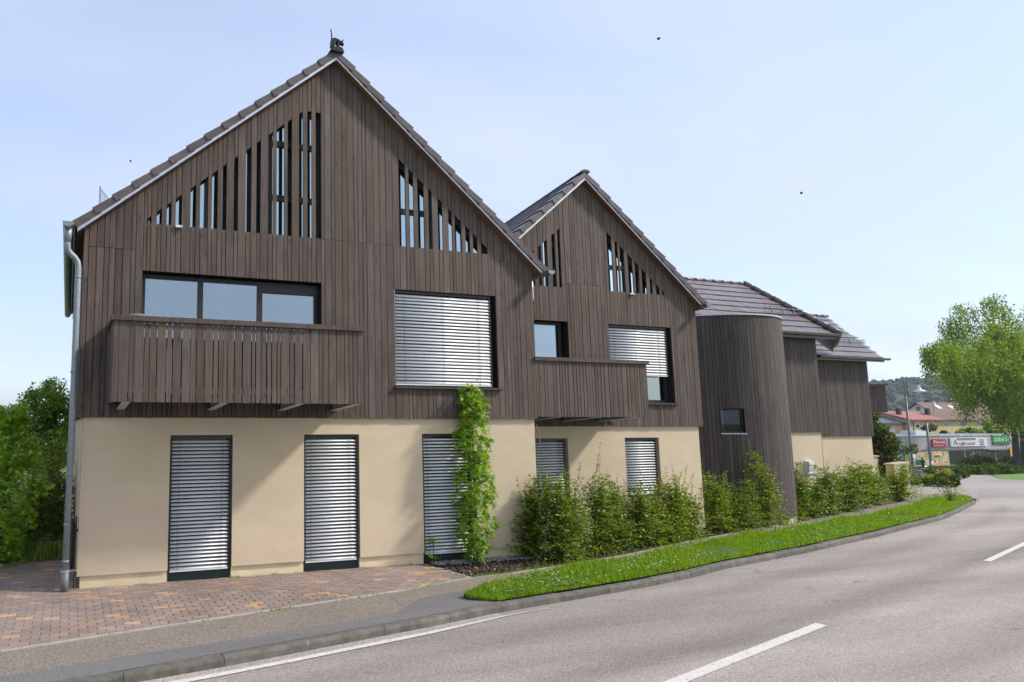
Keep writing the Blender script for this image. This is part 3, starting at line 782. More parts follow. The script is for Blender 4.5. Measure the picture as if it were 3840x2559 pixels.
# ---------------- paved forecourt
court = structure('forecourt', (-1.0, -1.0, 0.0))
EDGE = [(-9.0, -3.46), (-4.07, -2.44), (-2.98, -2.21), (-2.1, -2.04), (0.1, -1.60), (1.08, -1.40), (2.33, -1.03)]
def edge_y(x):
    for (xa, ya), (xb, yb) in zip(EDGE, EDGE[1:]):
        if x <= xb: return ya + (yb - ya) * (x - xa) / (xb - xa)
    return EDGE[-1][1]
mb = MB(); mb.add([(-9, -3.5, -0.014), (2.3, -1.05, -0.014), (2.3, 0.3, -0.014), (-3.2, 0.3, -0.014), (-3.2, 2.6, -0.014), (-9, 2.6, -0.014)], [(0, 1, 2, 3, 4, 5)])
mb.build('sand_bed', M['sand'], court)
bw_, bh_ = 0.200, 0.100
g_ = 0.005
def pbox(l, w_, h):
    mb = MB(); c = 0.006
    x, y = l / 2, w_ / 2
    v = [(-x, -y, -h), (x, -y, -h), (x, y, -h), (-x, y, -h), (-x, -y, -c), (x, -y, -c), (x, y, -c), (-x, y, -c),
         (-x + c, -y + c, 0), (x - c, -y + c, 0), (x - c, y - c, 0), (-x + c, y - c, 0)]
    f = [(8, 9, 10, 11)]
    for a_ in (0, 4):
        for k in range(4): f.append((a_ + k, a_ + (k + 1) % 4, a_ + 4 + (k + 1) % 4, a_ + 4 + k))
    return mb.add(v, f)
PM = mesh_of(pbox(bw_ - g_, bh_ - g_, 0.05), 'paver', M['paver'])
far_v, far_f = [], []
cand = []
y = -3.5; row = 0
def clip_half(poly, p, n_):
    out = []
    for i in range(len(poly)):
        a_, b_ = poly[i], poly[(i + 1) % len(poly)]
        da = (a_[0] - p[0]) * n_[0] + (a_[1] - p[1]) * n_[1]; db = (b_[0] - p[0]) * n_[0] + (b_[1] - p[1]) * n_[1]
        if da >= 0: out.append(a_)
        if (da >= 0) != (db >= 0):
            w_ = da / (da - db); out.append((a_[0] + (b_[0] - a_[0]) * w_, a_[1] + (b_[1] - a_[1]) * w_))
    return out
tl = 0.012   # rows run very nearly along the facade
while y < 2.5:
    x = -6.6 + (row % 2) * bw_ / 2
    while x < 2.45:
        cx, cy = x + bw_ / 2, y + bh_ / 2
        ok = cy < 0.07 or (cx < -3.28 and cy < 2.35)
        if cx > 2.18 + 0.1 * (-cy): ok = False
        if ok and cy + bh_ > edge_y(cx) - 0.05:
            rect = [(x + g_ / 2, y + g_ / 2), (x + bw_ - g_ / 2, y + g_ / 2), (x + bw_ - g_ / 2, y + bh_ - g_ / 2), (x + g_ / 2, y + bh_ - g_ / 2)]
            x0_, x1_ = x - 0.02, x + bw_ + 0.02
            e0, e1 = edge_y(x0_), edge_y(x1_)
            n_ = (-(e1 - e0), x1_ - x0_)
            poly = clip_half(rect, (x0_, e0 + 0.035), n_)
            if len(poly) >= 3:
                whole = len(poly) == 4 and all(abs(a_[0] - b_[0]) < 1e-6 and abs(a_[1] - b_[1]) < 1e-6 for a_, b_ in zip(poly, rect))
                d = math.hypot(cx - CAM.x, cy - CAM.y)
                # inside the picture on the left?
                th = math.atan2(cx - CAM.x, cy - CAM.y) - R(18.8)
                vis = math.tan(th) > -1128 / 2560 - 0.03
                cand.append((d + (100 if not vis else 0), cx, cy, poly, whole))
        x += bw_
    y += bh_; row += 1
cand.sort(key=lambda q: q[0])
for i, (d, cx, cy, poly, whole) in enumerate(cand):
    dz = rnd.uniform(-0.004, 0.002); g0 = 0.0
    if i < 300:
        if whole:
            inst('paver', PM, (cx, cy, g0 + dz), court, (rnd.uniform(-.008, .008), rnd.uniform(-.006, .006), rnd.uniform(-.008, .008)))
        else:
            MB().prism([(p[0], p[1], g0 - 0.05) for p in poly], (0, 0, 0.05 + dz)).build('paver', M['paver'], court)
    else:
        b_ = len(far_v); n = len(poly)
        tx, ty = rnd.uniform(-.02, .02), rnd.uniform(-.02, .02)
        far_v += [(p[0], p[1], g0 - 0.03) for p in poly] + [(p[0], p[1], g0 + dz + tx * (p[0] - cx) + ty * (p[1] - cy)) for p in poly]
        far_f += [tuple(b_ + n + k for k in range(n))] + [(b_ + k, b_ + (k + 1) % n, b_ + n + (k + 1) % n, b_ + n + k) for k in range(n)]
MB().add(far_v, far_f).build('paver_field', M['paver_far'], court)['kind'] = 'stuff'
# edging stones along the forecourt and the planting bed
edg = structure('edging', (2.33, -1.03, 0))
def edging(line, w_=0.06, top=0.008, ln=1.0):
    P_ = [np.array(p, float) for p in line]
    for a_, b_ in zip(P_, P_[1:]):
        L_ = np.linalg.norm(b_ - a_); n = max(1, round(L_ / ln)); t = (b_ - a_) / L_; q = np.array([-t[1], t[0]]) * w_ / 2
        for k in range(n):
            p0 = a_ + t * (L_ * k / n + 0.004); p1 = a_ + t * (L_ * (k + 1) / n - 0.004)
            z0 = gz(*p0) + top; z1 = gz(*p1) + top
            c = [p0 - q, p1 - q, p1 + q, p0 + q]; zz = [z0, z1, z1, z0]
            v = [(*c[i], zz[i] - 0.15) for i in range(4)] + [(*c[i], zz[i]) for i in range(4)]
            MB().add(v, [(0, 3, 2, 1), (4, 5, 6, 7), (0, 1, 5, 4), (1, 2, 6, 5), (2, 3, 7, 6), (3, 0, 4, 7)]).build('edging_stone', M['edging'], edg)
edging(EDGE)
edging([(2.36, -1.0), (2.26, -0.33), (2.21, 0.07)])
BEDF = [(2.33, -1.03), (3.1, -0.95), (4.44, -0.67), (6.04, -0.28), (8.4, 0.53), (10.94, 1.28), (12.86, 1.86), (13.85, 2.19), (14.97, 2.57), (17.14, 3.3), (21.15, 4.67), (25, 6.3), (27.5, 7.52)]
edging(BEDF[:7], 0.05, 0.004)
# planting bed
BEDB = [(2.20, 0.12), (3.1, 0.12), (4.55, 0.12), (6.04, 1.1), (8.4, 1.1), (10.94, 2.9), (12.86, 3.2), (13.85, 3.6), (14.97, 4.1), (17.14, 4.1), (21.15, 6.4), (24, 7.4), (26.0, 8.4)]
strip('planting_bed', BEDF, BEDB, -0.012, M['mulch_ground'], nc=4, sub=0.4, dome=0.02)
pts, w = scatter([tuple(np.array(q) + (0.03, 0.05)) for q in BEDF[:7]], BEDB[:7], 9000, 1.2)
P = np.column_stack([pts, gz_np(pts[:, 0], pts[:, 1]) + 0.012 + 0.012 * nrs.rand(len(pts))])
a = nrs.rand(len(P)) * 2 * np.pi; D = np.column_stack([np.cos(a), np.sin(a), nrs.normal(0, .35, len(a))])
v, t = leaves(P, D, 0.03 + 0.035 * nrs.rand(len(P)), 'diamond')
tag(mesh_np('bark_mulch', v, t, M['chip']), 'dark brown bark chips covering the planting bed', 'mulch', kind='stuff')
# grey pebbles in front of the third blind
pts = np.column_stack([2.28 + 1.9 * nrs.rand(900), 0.07 - (0.26 * nrs.rand(900)) * (1.15 - 0.4 * nrs.rand(900))])
P = np.column_stack([pts, 0.012 + 0.012 * nrs.rand(900)])
v, t = balls(P, 0.012 + 0.014 * nrs.rand(900)); v[:, 2] = v[:, 2] * 0.6
tag(mesh_np('pebbles', v, t, M['pebble']), 'strip of grey pebbles below the third ground floor blind', 'pebbles', kind='stuff')

# weeds in the joints
P_ = []
for k in range(260):
    x = rnd.uniform(-2.0, 2.3); 
    if math.sin(x * 5.1) + rnd.uniform(-1, 1) < 0.35: continue
    P_.append((x, edge_y(x) - 0.04 + rnd.gauss(0, 0.012)))
for k in range(120):
    x = rnd.choice([-1.05, -1.02, -0.4, 0.0, -2.4, 1.1, 1.9]) + rnd.gauss(0, 0.05); P_.append((x, 0.06 + rnd.gauss(0, 0.015)))
for k in range(160):
    x = rnd.uniform(2.35, 4.6); i_ = 0
    P_.append((x, np.interp(x, [q[0] for q in BEDF], [q[1] for q in BEDF]) + rnd.gauss(0.02, 0.03)))
P_ = np.array(P_)
P = np.column_stack([P_, gz_np(P_[:, 0], P_[:, 1]) + 0.004])
v, t = blades(P_, P[:, 2], 0.015 + 0.04 * nrs.rand(len(P_)), 0.012, 0.8)
tag(mesh_np('weeds', v, t, M['grass']), 'small weeds growing along the paving edge', 'weeds', kind='stuff')

# paved corner and other pavements towards the junction
strip('paved_corner', [(28.5, 6.22), (32.8, 8.5), (36.1, 10.15), (38.0, 11.35), (39.4, 12.7), (41, 16), (52, 24), (62, 29)], [(26, 8), (29, 12), (31, 16), (33, 20), (35, 24), (38, 30), (50, 40), (58, 46)], -0.004, M['cobble'], nc=6, sub=1.0)
kk = kerb_off(-0.12); kj = kerb_off(0.2)
strip('cobble_band', [tuple(p) for p in kk[20:]], [tuple(p) for p in kj[20:]], 0.004, M['cobble'], nc=2, sub=0.8)
strip('shop_pavement', [(80, 45), (140, 45)], [(80, 56), (140, 56)], 0.0, M['walk'], nc=4, sub=3.0)
strip('island_apron', [(60.5, 21.9), (66, 19.5), (73, 16.5)], [(69.5, 25.4), (76, 23.0), (83, 20.0)], ROAD + 0.004, M['cobble'], nc=4, sub=1.5)
strip('grass_island', [(68.6, 24.8), (74, 22.6), (80, 20.2)], [(98, 40.0), (106, 37), (116, 33)], ROAD + 0.002, M['lawn'], nc=20, sub=1.0, dome=0.55, endt=2.5)

# ================================================================== TIMBER HOUSES
def holes_wall(mb, x0, x1, z0, z1, holes, y, d, mi=0):
    """front sheet of a wall with rectangular openings and their reveals"""
    xs = sorted({x0, x1, *[h[0] for h in holes], *[h[1] for h in holes]}); zs = sorted({z0, z1, *[h[2] for h in holes], *[h[3] for h in holes]})
    xs = [q for q in xs if x0 <= q <= x1]; zs = [q for q in zs if z0 <= q <= z1]
    def solid(i, j):
        if i < 0 or j < 0 or i >= len(xs) - 1 or j >= len(zs) - 1: return False
        cx = (xs[i] + xs[i + 1]) / 2; cz = (zs[j] + zs[j + 1]) / 2
        return not any(h[0] < cx < h[1] and h[2] < cz < h[3] for h in holes)
    for i in range(len(xs) - 1):
        for j in range(len(zs) - 1):
            if not solid(i, j): continue
            a, b, c, e = xs[i], xs[i + 1], zs[j], zs[j + 1]
            mb.quad((a, y, c), (b, y, c), (b, y, e), (a, y, e), mi)
            if not solid(i - 1, j): mb.quad((a, y + d, c), (a, y, c), (a, y, e), (a, y + d, e), mi)
            if not solid(i + 1, j): mb.quad((b, y, c), (b, y + d, c), (b, y + d, e), (b, y, e), mi)
            if not solid(i, j - 1): mb.quad((a, y + d, c), (b, y + d, c), (b, y, c), (a, y, c), mi)
            if not solid(i, j + 1): mb.quad((a, y, e), (b, y, e), (b, y + d, e), (a, y + d, e), mi)

def columns(x0, x1, fixed, rg):
    e = sorted({x0, x1, *fixed}); ed = [e[0]]
    for q in e[1:]:
        if q - ed[-1] > 0.026 or q == x1: ed.append(q)
    out = []
    for a, b in zip(ed, ed[1:]):
        w = b - a
        if w < 0.15: out.append((a, b)); continue
        x = a; ws = []
        while x < b - 1e-6:
            ws.append(rg.choice([0.064, 0.080, 0.096, 0.130, 0.118, 0.072])); x += ws[-1]
        k = w / sum(ws); x = a
        for q in ws: out.append((x, x + q * k)); x += q * k
    return out

def plank(parent, a, b, bl, br, tl, tr, y, mat, th=0.024, g=0.0045):
    if min(tl - bl, tr - br) < 0.02 and max(tl - bl, tr - br) < 0.05: return
    tl = max(tl, bl + 0.004); tr = max(tr, br + 0.004)
    MB().prism([(a + g, y, bl), (b - g, y, br), (b - g, y, tr), (a + g, y, tl)], (0, th, 0)).build('plank', mat, parent)

def cladding(parent, x0, x1, y, zb, topf, wins, slots, slot_zb, slot_top, rg, mat, joints):
    fixed = [q for s_ in slots for q in s_] + [q for w in wins for q in (w[0], w[1])]
    for a, b in columns(x0, x1, fixed, rg):
        m = (a + b) / 2
        segs = [(zb + rg.uniform(-0.004, 0.004),) * 2 + (topf(a), topf(b))]
        cuts = [((w[2],) * 2, (w[3],) * 2) for w in wins if w[0] - .005 < m < w[1] + .005]
        for s_ in slots:
            if s_[0] - .003 < m < s_[1] + .003: cuts.append(((slot_zb,) * 2, (slot_top(a), slot_top(b))))
        for lo, hi in cuts:
            new = []
            for bl, br, tl, tr in segs:
                if hi[0] <= bl or lo[0] >= min(tl, tr): new.append((bl, br, tl, tr)); continue
                if lo[0] > bl + 0.01: new.append((bl, br, lo[0], lo[1]))
                if max(hi) < max(tl, tr) - 0.01: new.append((hi[0], hi[1], tl, tr))
            segs = new
        for jx0, jx1, jz in joints:
            if jx0 < m < jx1:
                new = []
                for bl, br, tl, tr in segs:
                    if bl < jz - .1 and tl > jz + .1: new += [(bl, br, jz - .002, jz - .002), (jz + .002, jz + .002, tl, tr)]
                    else: new.append((bl, br, tl, tr))
                segs = new
        for sg in segs: plank(parent, a, b, *sg, y + rg.uniform(-0.003, 0.003), mat)

def sheathing(name, parent, x0, x1, y, zb, topf, wins, tris, mat, step=0.08):
    """black backing behind the boards with the same openings; tris = (xa, xb, z0, topfn)"""
    mb = MB()
    ed = sorted({*np.arange(x0, x1, step).tolist(), x1, *[q for w in wins for q in (w[0], w[1]) if x0 < q < x1], *[q for t in tris for q in (t[0], t[1])]})
    for a, b in zip(ed, ed[1:]):
        if b - a < 1e-4: continue
        m = (a + b) / 2; segs = [(zb, zb, topf(a), topf(b))]
        cuts = [((w[2],) * 2, (w[3],) * 2) for w in wins if w[0] < m < w[1]] + [((t[2],) * 2, (t[3](a), t[3](b))) for t in tris if t[0] < m < t[1]]
        for lo, hi in cuts:
            new = []
            for bl, br, tl, tr in segs:
                if hi[0] <= bl or lo[0] >= tl: new.append((bl, br, tl, tr)); continue
                if lo[0] > bl: new.append((bl, br, lo[0], lo[1]))
                if max(hi) < max(tl, tr): new.append((hi[0], hi[1], tl, tr))
            segs = new
        for bl, br, tl, tr in segs:
            mb.prism([(a, y, bl), (b, y, br), (b, y, tr), (a, y, tl)], (0, 0.07, 0))
    return mb.build(name, mat, parent)

# -- blinds
def slat_mesh(w, closed=False):
    prof = [(0.034, 0.047), (0.027, 0.045), (0.016, 0.036), (0.007, 0.022), (0.0, 0.004), (0.004, 0.0)] if closed else [(0.050, 0.031), (0.040, 0.031), (0.025, 0.026), (0.011, 0.016), (0.0, 0.003), (0.003, 0.0)]
    mb = MB(); n = len(prof); t_ = 0.0016
    v = []
    for x in (0, w):
        v += [(x, p[0], p[1]) for p in prof] + [(x, p[0] + t_, p[1] - t_) for p in reversed(prof)]
    m = 2 * n
    f = [(k, (k + 1) % m, m + (k + 1) % m, m + k) for k in range(m)] + [tuple(range(m - 1, -1, -1)), tuple(range(m, 2 * m))]
    mb.add(v, f)
    me = mesh_of(mb, 'slat', M['slat'])
    me.polygons.foreach_set('use_smooth', [True] * len(me.polygons)); 
    return me

def blind(parent, x0, x1, z0, z1, y, pitch, cords, closed=False):
    mb = MB()
    mb.box(x0, x1, y + 0.002, y + 0.045, z1 - 0.045, z1 - 0.002)
    mb.box(x0, x0 + 0.018, y - 0.004, y + 0.04, z0 - 0.0, z1 - 0.046); mb.box(x1 - 0.018, x1, y - 0.004, y + 0.04, z0 - 0.0, z1 - 0.046)
    hd = mb.build('blind', M['frame'], parent)
    MB().box(x0 + 0.022, x1 - 0.022, y, y + 0.045, z0 - 0.0, z0 + 0.022).build('bottom_rail', M['slat'], hd)
    cb = MB()
    for c in cords:
        xc = x0 + (x1 - x0) * c
        cb.box(xc - 0.0015, xc + 0.0015, y - 0.006, y - 0.003, z0 + 0.02, z1 - 0.05)
    cb.build('lift_cord', M['cord'], hd)
    me = slat_mesh(x1 - x0 - 0.044, closed)
    n = int((z1 - 0.05 - (z0 + 0.03)) / pitch); p_ = (z1 - 0.05 - (z0 + 0.03)) / n
    for k in range(n):
        inst('slat', me, (x0 + 0.022, y + rnd.uniform(-.0008, .0008), z0 + 0.028 + k * p_), hd, (rnd.uniform(-0.03, 0.03), rnd.uniform(-.0006, .0006), 0))
    return hd

def window(parent, x0, x1, z0, z1, y, mulls=(), bar=0.055, glass='glass', name='window', trans=()):
    mb = MB(); d = 0.06
    mb.box(x0, x0 + bar, y, y + d, z0, z1); mb.box(x1 - bar, x1, y, y + d, z0, z1)
    mb.box(x0 + bar, x1 - bar, y, y + d, z0, z0 + bar); mb.box(x0 + bar, x1 - bar, y, y + d, z1 - bar, z1)
    ed = [x0 + bar] + [q for m_ in mulls for q in (m_ - bar * .7, m_ + bar * .7)] + [x1 - bar]
    for m_ in mulls: mb.box(m_ - bar * .7, m_ + bar * .7, y + 0.001, y + d - 0.001, z0 + bar, z1 - bar)
    w = mb.build(name, M['frame'], parent)
    for k in range(0, len(ed), 2):
        MB().box(ed[k] + 0.0, ed[k + 1] - 0.0, y + 0.03, y + 0.036, z0 + bar, z1 - bar).build('pane', M[glass], w)
    return w

def curtain(parent, x0, x1, z0, z1, y):
    n = max(6, int((x1 - x0) / 0.03)); v = []; f = []
    for k in range(n + 1):
        x = x0 + (x1 - x0) * k / n; yy = y + 0.018 * math.sin(k * 1.3) + 0.008 * math.sin(k * 0.7)
        v += [(x, yy, z0), (x, yy, z1)]
    for k in range(n): f.append((2 * k, 2 * k + 2, 2 * k + 3, 2 * k + 1))
    return MB().add(v, f).build('curtain', M['curtain'], parent, smooth=True)

def slope_basis(p_low, p_high):
    d = Vector(p_high) - Vector(p_low)
    return d.length, d.normalized()

def half_gutter(path, r=0.07, n=10, t=0.006):
    """half round channel along a path, open side up, with end caps"""
    mb = MB(); P = [Vector(p) for p in path]; rings = []
    for i, p in enumerate(P):
        d = (P[min(i + 1, len(P) - 1)] - P[max(i - 1, 0)]); d.z = 0; d.normalize(); s_ = Vector((d.y, -d.x, 0))
        ring = []
        for rr in (r, r - t):
            an = [math.pi + math.pi * k / n for k in range(n + 1)]
            if rr != r: an = an[::-1]
            ring += [p + s_ * rr * math.cos(a) + Vector((0, 0, rr * math.sin(a))) for a in an]
        rings.append(ring)
    m = len(rings[0]); v = [q for rg in rings for q in rg]; f = []
    for i in range(len(P) - 1):
        for k in range(m): f.append((i * m + k, i * m + (k + 1) % m, (i + 1) * m + (k + 1) % m, (i + 1) * m + k))
    f.append(tuple(range(n, -1, -1))); f.append(tuple((len(P) - 1) * m + k for k in range(n + 1)))
    return mb.add(v, f)

TILE_L, TILE_W = 0.375, 0.236
def tile_mesh(name, mat, L_=TILE_L + 0.045, W_=TILE_W - 0.006, th=0.022):
    """flat interlocking tile: local x across, y up the slope, z out of the roof; lower edge rounded"""
    mb = MB(); c = 0.008
    prof = [(0, 0.0), (0, th - c), (c, th), (L_, th * 0.5), (L_, -0.012)]
    w = W_ / 2
    v = [(-w, p[0], p[1]) for p in prof] + [(w, p[0], p[1]) for p in prof]
    n = len(prof)
    f = [tuple(range(n)), tuple(range(2 * n - 1, n - 1, -1))] + [(k, n + k, n + (k + 1) % n, (k + 1) % n) for k in range(n)]
    mb.add(v, f)
    me = bpy.data.meshes.new(name); me.from_pydata(mb.v, [], mb.f); me.materials.append(mat); me.update()
    return me
def verge_tile_mesh(name, mat, side, L_=TILE_L + 0.05, W_=0.22, drop=0.082, th=0.022):
    """tile with a flange hanging over the verge on the local -x (side=-1) or +x side"""
    mb = MB(); x0, x1 = (-W_ / 2, W_ / 2)
    mb.box(x0, x1, 0, L_, 0, th)
    sx = -1 if side < 0 else 1; xe = x0 if side < 0 else x1
    o0, o1 = 0.024, 0.006; zt = th + 0.004
    a_ = [(xe + sx * 0.001, -0.004, -drop), (xe + sx * o0, -0.004, -drop), (xe + sx * o0, -0.004, zt), (xe + sx * 0.001, -0.004, zt)]
    b_ = [(xe + sx * 0.0008, L_, -drop + 0.004), (xe + sx * o1, L_, -drop + 0.004), (xe + sx * o1, L_, zt - 0.004), (xe + sx * 0.0008, L_, zt - 0.004)]
    mb.add(a_ + b_, [(0, 1, 2, 3), (7, 6, 5, 4), (0, 4, 5, 1), (1, 5, 6, 2), (2, 6, 7, 3), (3, 7, 4, 0)])
    me = bpy.data.meshes.new(name); me.from_pydata(mb.v, [], mb.f); me.materials.append(mat); me.update()
    return me
def frame_euler(xa, ya, za):
    return Matrix((xa, ya, za)).transposed().to_euler()

def lay_tiles(parent, me, corner, along_, up, ncol, nrow, tilt=0.055, w=TILE_W, l=TILE_L, keep=None, offrow=0.0):
    """tiles in courses: corner = lower corner, along_ unit vector across, up unit vector up the slope"""
    along_ = Vector(along_).normalized(); up = Vector(up).normalized()
    nrm = along_.cross(up).normalized()
    if nrm.z < 0: nrm = -nrm
    up_o = (up - along_ * up.dot(along_)).normalized()
    y_ = (up_o * math.cos(tilt) - nrm * math.sin(tilt)); z_ = (nrm * math.cos(tilt) + up_o * math.sin(tilt)); x_ = y_.cross(z_)
    e = frame_euler(x_, y_, z_)
    cnt = 0
    for r in range(nrow):
        for c in range(ncol):
            p = Vector(corner) + along_ * (w * (c + 0.5) + (offrow * (r % 2)) * w) + up * (l * r) + nrm * (0.024 + rnd.uniform(-.002, .002))
            if keep and not keep(p, r, c): continue
            ee = Euler((e.x + rnd.uniform(-.006, .006), e.y + rnd.uniform(-.004, .004), e.z)); inst('tile', me, p, parent, ee); cnt += 1
    return cnt

T_TILE = tile_mesh('roof_tile', M['tile']); T_TILE2 = tile_mesh('roof_tile_light', M['tile2'])

def gable_house(name, label, X0, X1, Y, ZB, apex, ridge_dir, depth, wins, slotsL, slotsR, slot_zb, topL, topR, eaveL, eaveR, sx0, sx1, stucco_z, doors, rg, joints, over=0.12, ground=0.0, left_tiles=None):
    """apex=(x,z) of the soffit line on the verge plane; eaveL/R=(x,z) lower ends of that line"""
    h = thing(name, label, 'house', ((X0 + X1) / 2, Y, ground))
    ax, az = apex
    def under(x):
        if x <= ax: return az - (az - eaveL[1]) * (ax - x) / (ax - eaveL[0])
        return az - (az - eaveR[1]) * (x - ax) / (eaveR[0] - ax)
    topf = lambda x: under(x) + 0.005
    # render wall below
    mb = MB(); holes_wall(mb, sx0, sx1, stucco_z, ZB + 0.06, doors, Y + 0.05, 0.16)
    mb.box(sx0, sx0 + 0.1, Y + 0.051, Y + depth, stucco_z, ZB + 0.05); mb.box(sx1 - 0.1, sx1, Y + 0.051, Y + depth, stucco_z, ZB + 0.05)
    mb.box(sx0 + 0.101, sx1 - 0.101, Y + depth - 0.1, Y + depth, stucco_z, ZB + 0.05)
    mb.build('rendered_wall', M['stucco'], h)
    # cream plinth, cut by the doors
    pcuts = [d for d in doors if d[2] < stucco_z + .02]
    edges = [sx0 + 0.045] + [q for d in pcuts for q in (d[0] - 0.0, d[1] + 0.0)] + [sx1 - 0.045]
    for k in range(0, len(edges), 2):
        MB().box(edges[k], edges[k + 1], Y + 0.085, Y + 0.3, ground - 0.4, stucco_z + 0.02).build('plinth', M['plinth'], h)
    # side and back walls of the upper floor
    mb = MB()
    mb.prism([(X0 + 0.03, Y + 0.1, ZB), (X0 + 0.1, Y + 0.1, ZB), (X0 + 0.1, Y + 0.1, under(X0 + .1)), (X0 + 0.03, Y + 0.1, under(X0 + .03))], (0, depth, 0))
    mb.prism([(X1 - 0.1, Y + 0.1, ZB), (X1 - 0.03, Y + 0.1, ZB), (X1 - 0.03, Y + 0.1, under(X1 - .03)), (X1 - 0.1, Y + 0.1, under(X1 - .1))], (0, depth, 0))
    mb.prism([(X0 + .101, Y + depth, ZB), (X1 - .101, Y + depth, ZB), (X1 - .101, Y + depth, under(X1 - .101)), (ax, Y + depth, under(ax)), (X0 + .101, Y + depth, under(X0 + .101))], (0, 0.1, 0))
    mb.box(X0 + .101, X1 - .101, Y + 0.14, Y + depth - .01, ZB - 0.02, ZB + 0.18); mb.box(X0 + .101, X1 - .101, Y + 0.25, Y + depth - .01, slot_zb - 0.2, slot_zb - 0.05)
    mb.box(X0 + .02, X1 - .02, Y + 0.03, Y + 0.14, ZB + 0.004, ZB + 0.02)
    mb.build('side_wall', M['membrane'], h)
    # black backing, then the boards
    trL = (min(s_[0] for s_ in slotsL), max(s_[1] for s_ in slotsL) - 0.0, slot_zb - .01, lambda x: topL(x) + .03)
    trR = (min(s_[0] for s_ in slotsR), max(s_[1] for s_ in slotsR), slot_zb - .01, lambda x: topR(x) + .03)
    sh = sheathing('timber_cladding', h, X0 + 0.01, X1 - 0.01, Y + 0.035, ZB + 0.02, lambda x: under(x) - .002, wins, [trL, trR], M['membrane'])
    cladding(sh, X0, X1, Y, ZB, topf, wins, slotsL + slotsR, slot_zb, lambda x: topL(x) if x < ax else topR(x), rg, M['wood'], joints)
    # corner boards on the sides
    for xs in (X0 - 0.0, X1 - 0.026):
        for k in range(5):
            MB().box(xs + 0.001, xs + 0.025, Y + 0.028 + k * 0.11, Y + 0.13 + k * 0.11, ZB, under(xs + .012) - .01).build('plank', M['wood_cool'], sh)
    # gable glazing
    for tr, tf, nm in ((trL, topL, 'L'), (trR, topR, 'R')):
        xa, xb = tr[0], tr[1]
        zz = lambda x: tf(x) + 0.03
        pts_ = [(xa, slot_zb - .02), (xb, slot_zb - .02), (xb, zz(xb))]
        n = 8
        for k in range(n - 1, 0, -1): pts_.append((xa + (xb - xa) * k / n, zz(xa + (xb - xa) * k / n)))
        pts_.append((xa, zz(xa)))
        fr = MB()
        for p, q in zip(pts_, pts_[1:] + pts_[:1]):
            d = Vector((q[0] - p[0], 0, q[1] - p[1]))
            if d.length < 1e-3: continue
            fr.tube([(p[0], Y + 0.15, p[1]), (q[0], Y + 0.15, q[1])], 0.035, 4)
        if nm == 'L':
            xs_ = [xb - 0.30 * (xb - xa), xa + 0.33 * (xb - xa)]
            zt = [slot_zb + 0.30 * (zz(xb) - slot_zb), slot_zb + 0.72 * (zz(xb) - slot_zb)]
            for z_ in zt: fr.box(xs_[0], xb, Y + 0.12, Y + 0.18, z_ - .045, z_ + .045)
        else:
            xs_ = [xa + 0.42 * (xb - xa)]
            zt = [slot_zb + 0.42 * (zz(xa) - slot_zb)]
            for z_ in zt: fr.box(xa, xs_[0], Y + 0.12, Y + 0.18, z_ - .045, z_ + .045)
        for x_ in xs_: fr.box(x_ - 0.035, x_ + 0.035, Y + 0.119, Y + 0.181, slot_zb, zz(x_))
        fo = fr.build('gable_window', M['frame'], h)
        MB().prism([(p[0], Y + 0.16, p[1]) for p in pts_], (0, 0.006, 0)).build('pane', M['glass_gable'], fo)
        MB().box(xa - .01, xb + .01, Y + 0.026, Y + 0.16, slot_zb - 0.03, slot_zb - 0.012).build('sill', M['metal'], fo)
        # pale attic blinds just behind parts of the glass
    # ---- roof
    rd = Vector((ridge_dir[0], ridge_dir[1], 0)).normalized() * (depth + over + 0.3)
    y0 = Y - over
    th = 0.142
    A0 = Vector((ax, y0, az)); L0 = Vector((eaveL[0], y0, eaveL[1])); R0 = Vector((eaveR[0], y0, eaveR[1])); up_ = Vector((0, 0, th))
    mb = MB()
    mb.prism([L0 + Vector((0, .012, .018)), A0 + Vector((0, .012, .018)), A0 + up_ + Vector((0, .012, 0)), L0 + up_ + Vector((0, .012, 0))], rd)
    mb.prism([A0 + Vector((.001, .012, .018)), R0 + Vector((0, .012, .018)), R0 + up_ + Vector((0, .012, 0)), A0 + up_ + Vector((.001, .012, 0))], rd)
    roof = mb.build('roof', M['frame'], h)
    mb = MB(); e_ = Vector((0, .004, 0)); dz_ = Vector((0, 0, .016))
    mb.prism([L0 + e_, A0 + e_, A0 + e_ + dz_, L0 + e_ + dz_], rd); mb.prism([A0 + e_ + Vector((.001, 0, 0)), R0 + e_, R0 + e_ + dz_, A0 + e_ + dz_ + Vector((.001, 0, 0))], rd)
    mb.build('soffit', M['soffit'], roof)
    fh = 0.076
    for P_, Q_ in ((L0, A0), (A0, R0)):
        a_, b_ = Vector(P_), Vector(Q_)
        MB().prism([a_ + Vector((0, -.012, -.004)), b_ + Vector((0, -.012, -.004)), b_ + Vector((0, -.012, fh)), a_ + Vector((0, -.012, fh))], (0, 0.014, 0)).build('verge_flashing', M['metal'], roof)
    # verge tiles, one by one, and the field of tiles behind them
    for side in (-1, 1):
        lo = Vector(L0) if side < 0 else Vector(R0)
        hi = Vector(A0)
        lo = lo + up_; hi = hi + up_
        upv = (hi - lo); sl = upv.length; upv.normalize()
        nrow = int(sl / TILE_L) + 1; l_ = sl / nrow
        acr = Vector((0, 1, 0)) if side > 0 else Vector((0, -1, 0))
        acr = Vector((0, 1, 0))
        nrm = acr.cross(upv) if side > 0 else upv.cross(acr)
        if nrm.z < 0: nrm = -nrm
        tilt = 0.06
        y_ = upv * math.cos(tilt) - nrm * math.sin(tilt); z_ = nrm * math.cos(tilt) + upv * math.sin(tilt); x_ = y_.cross(z_)
        vt = verge_tile_mesh('verge_tile', M['tile'], -1 if x_.y > 0 else 1)
        e2 = frame_euler(x_, y_, z_)
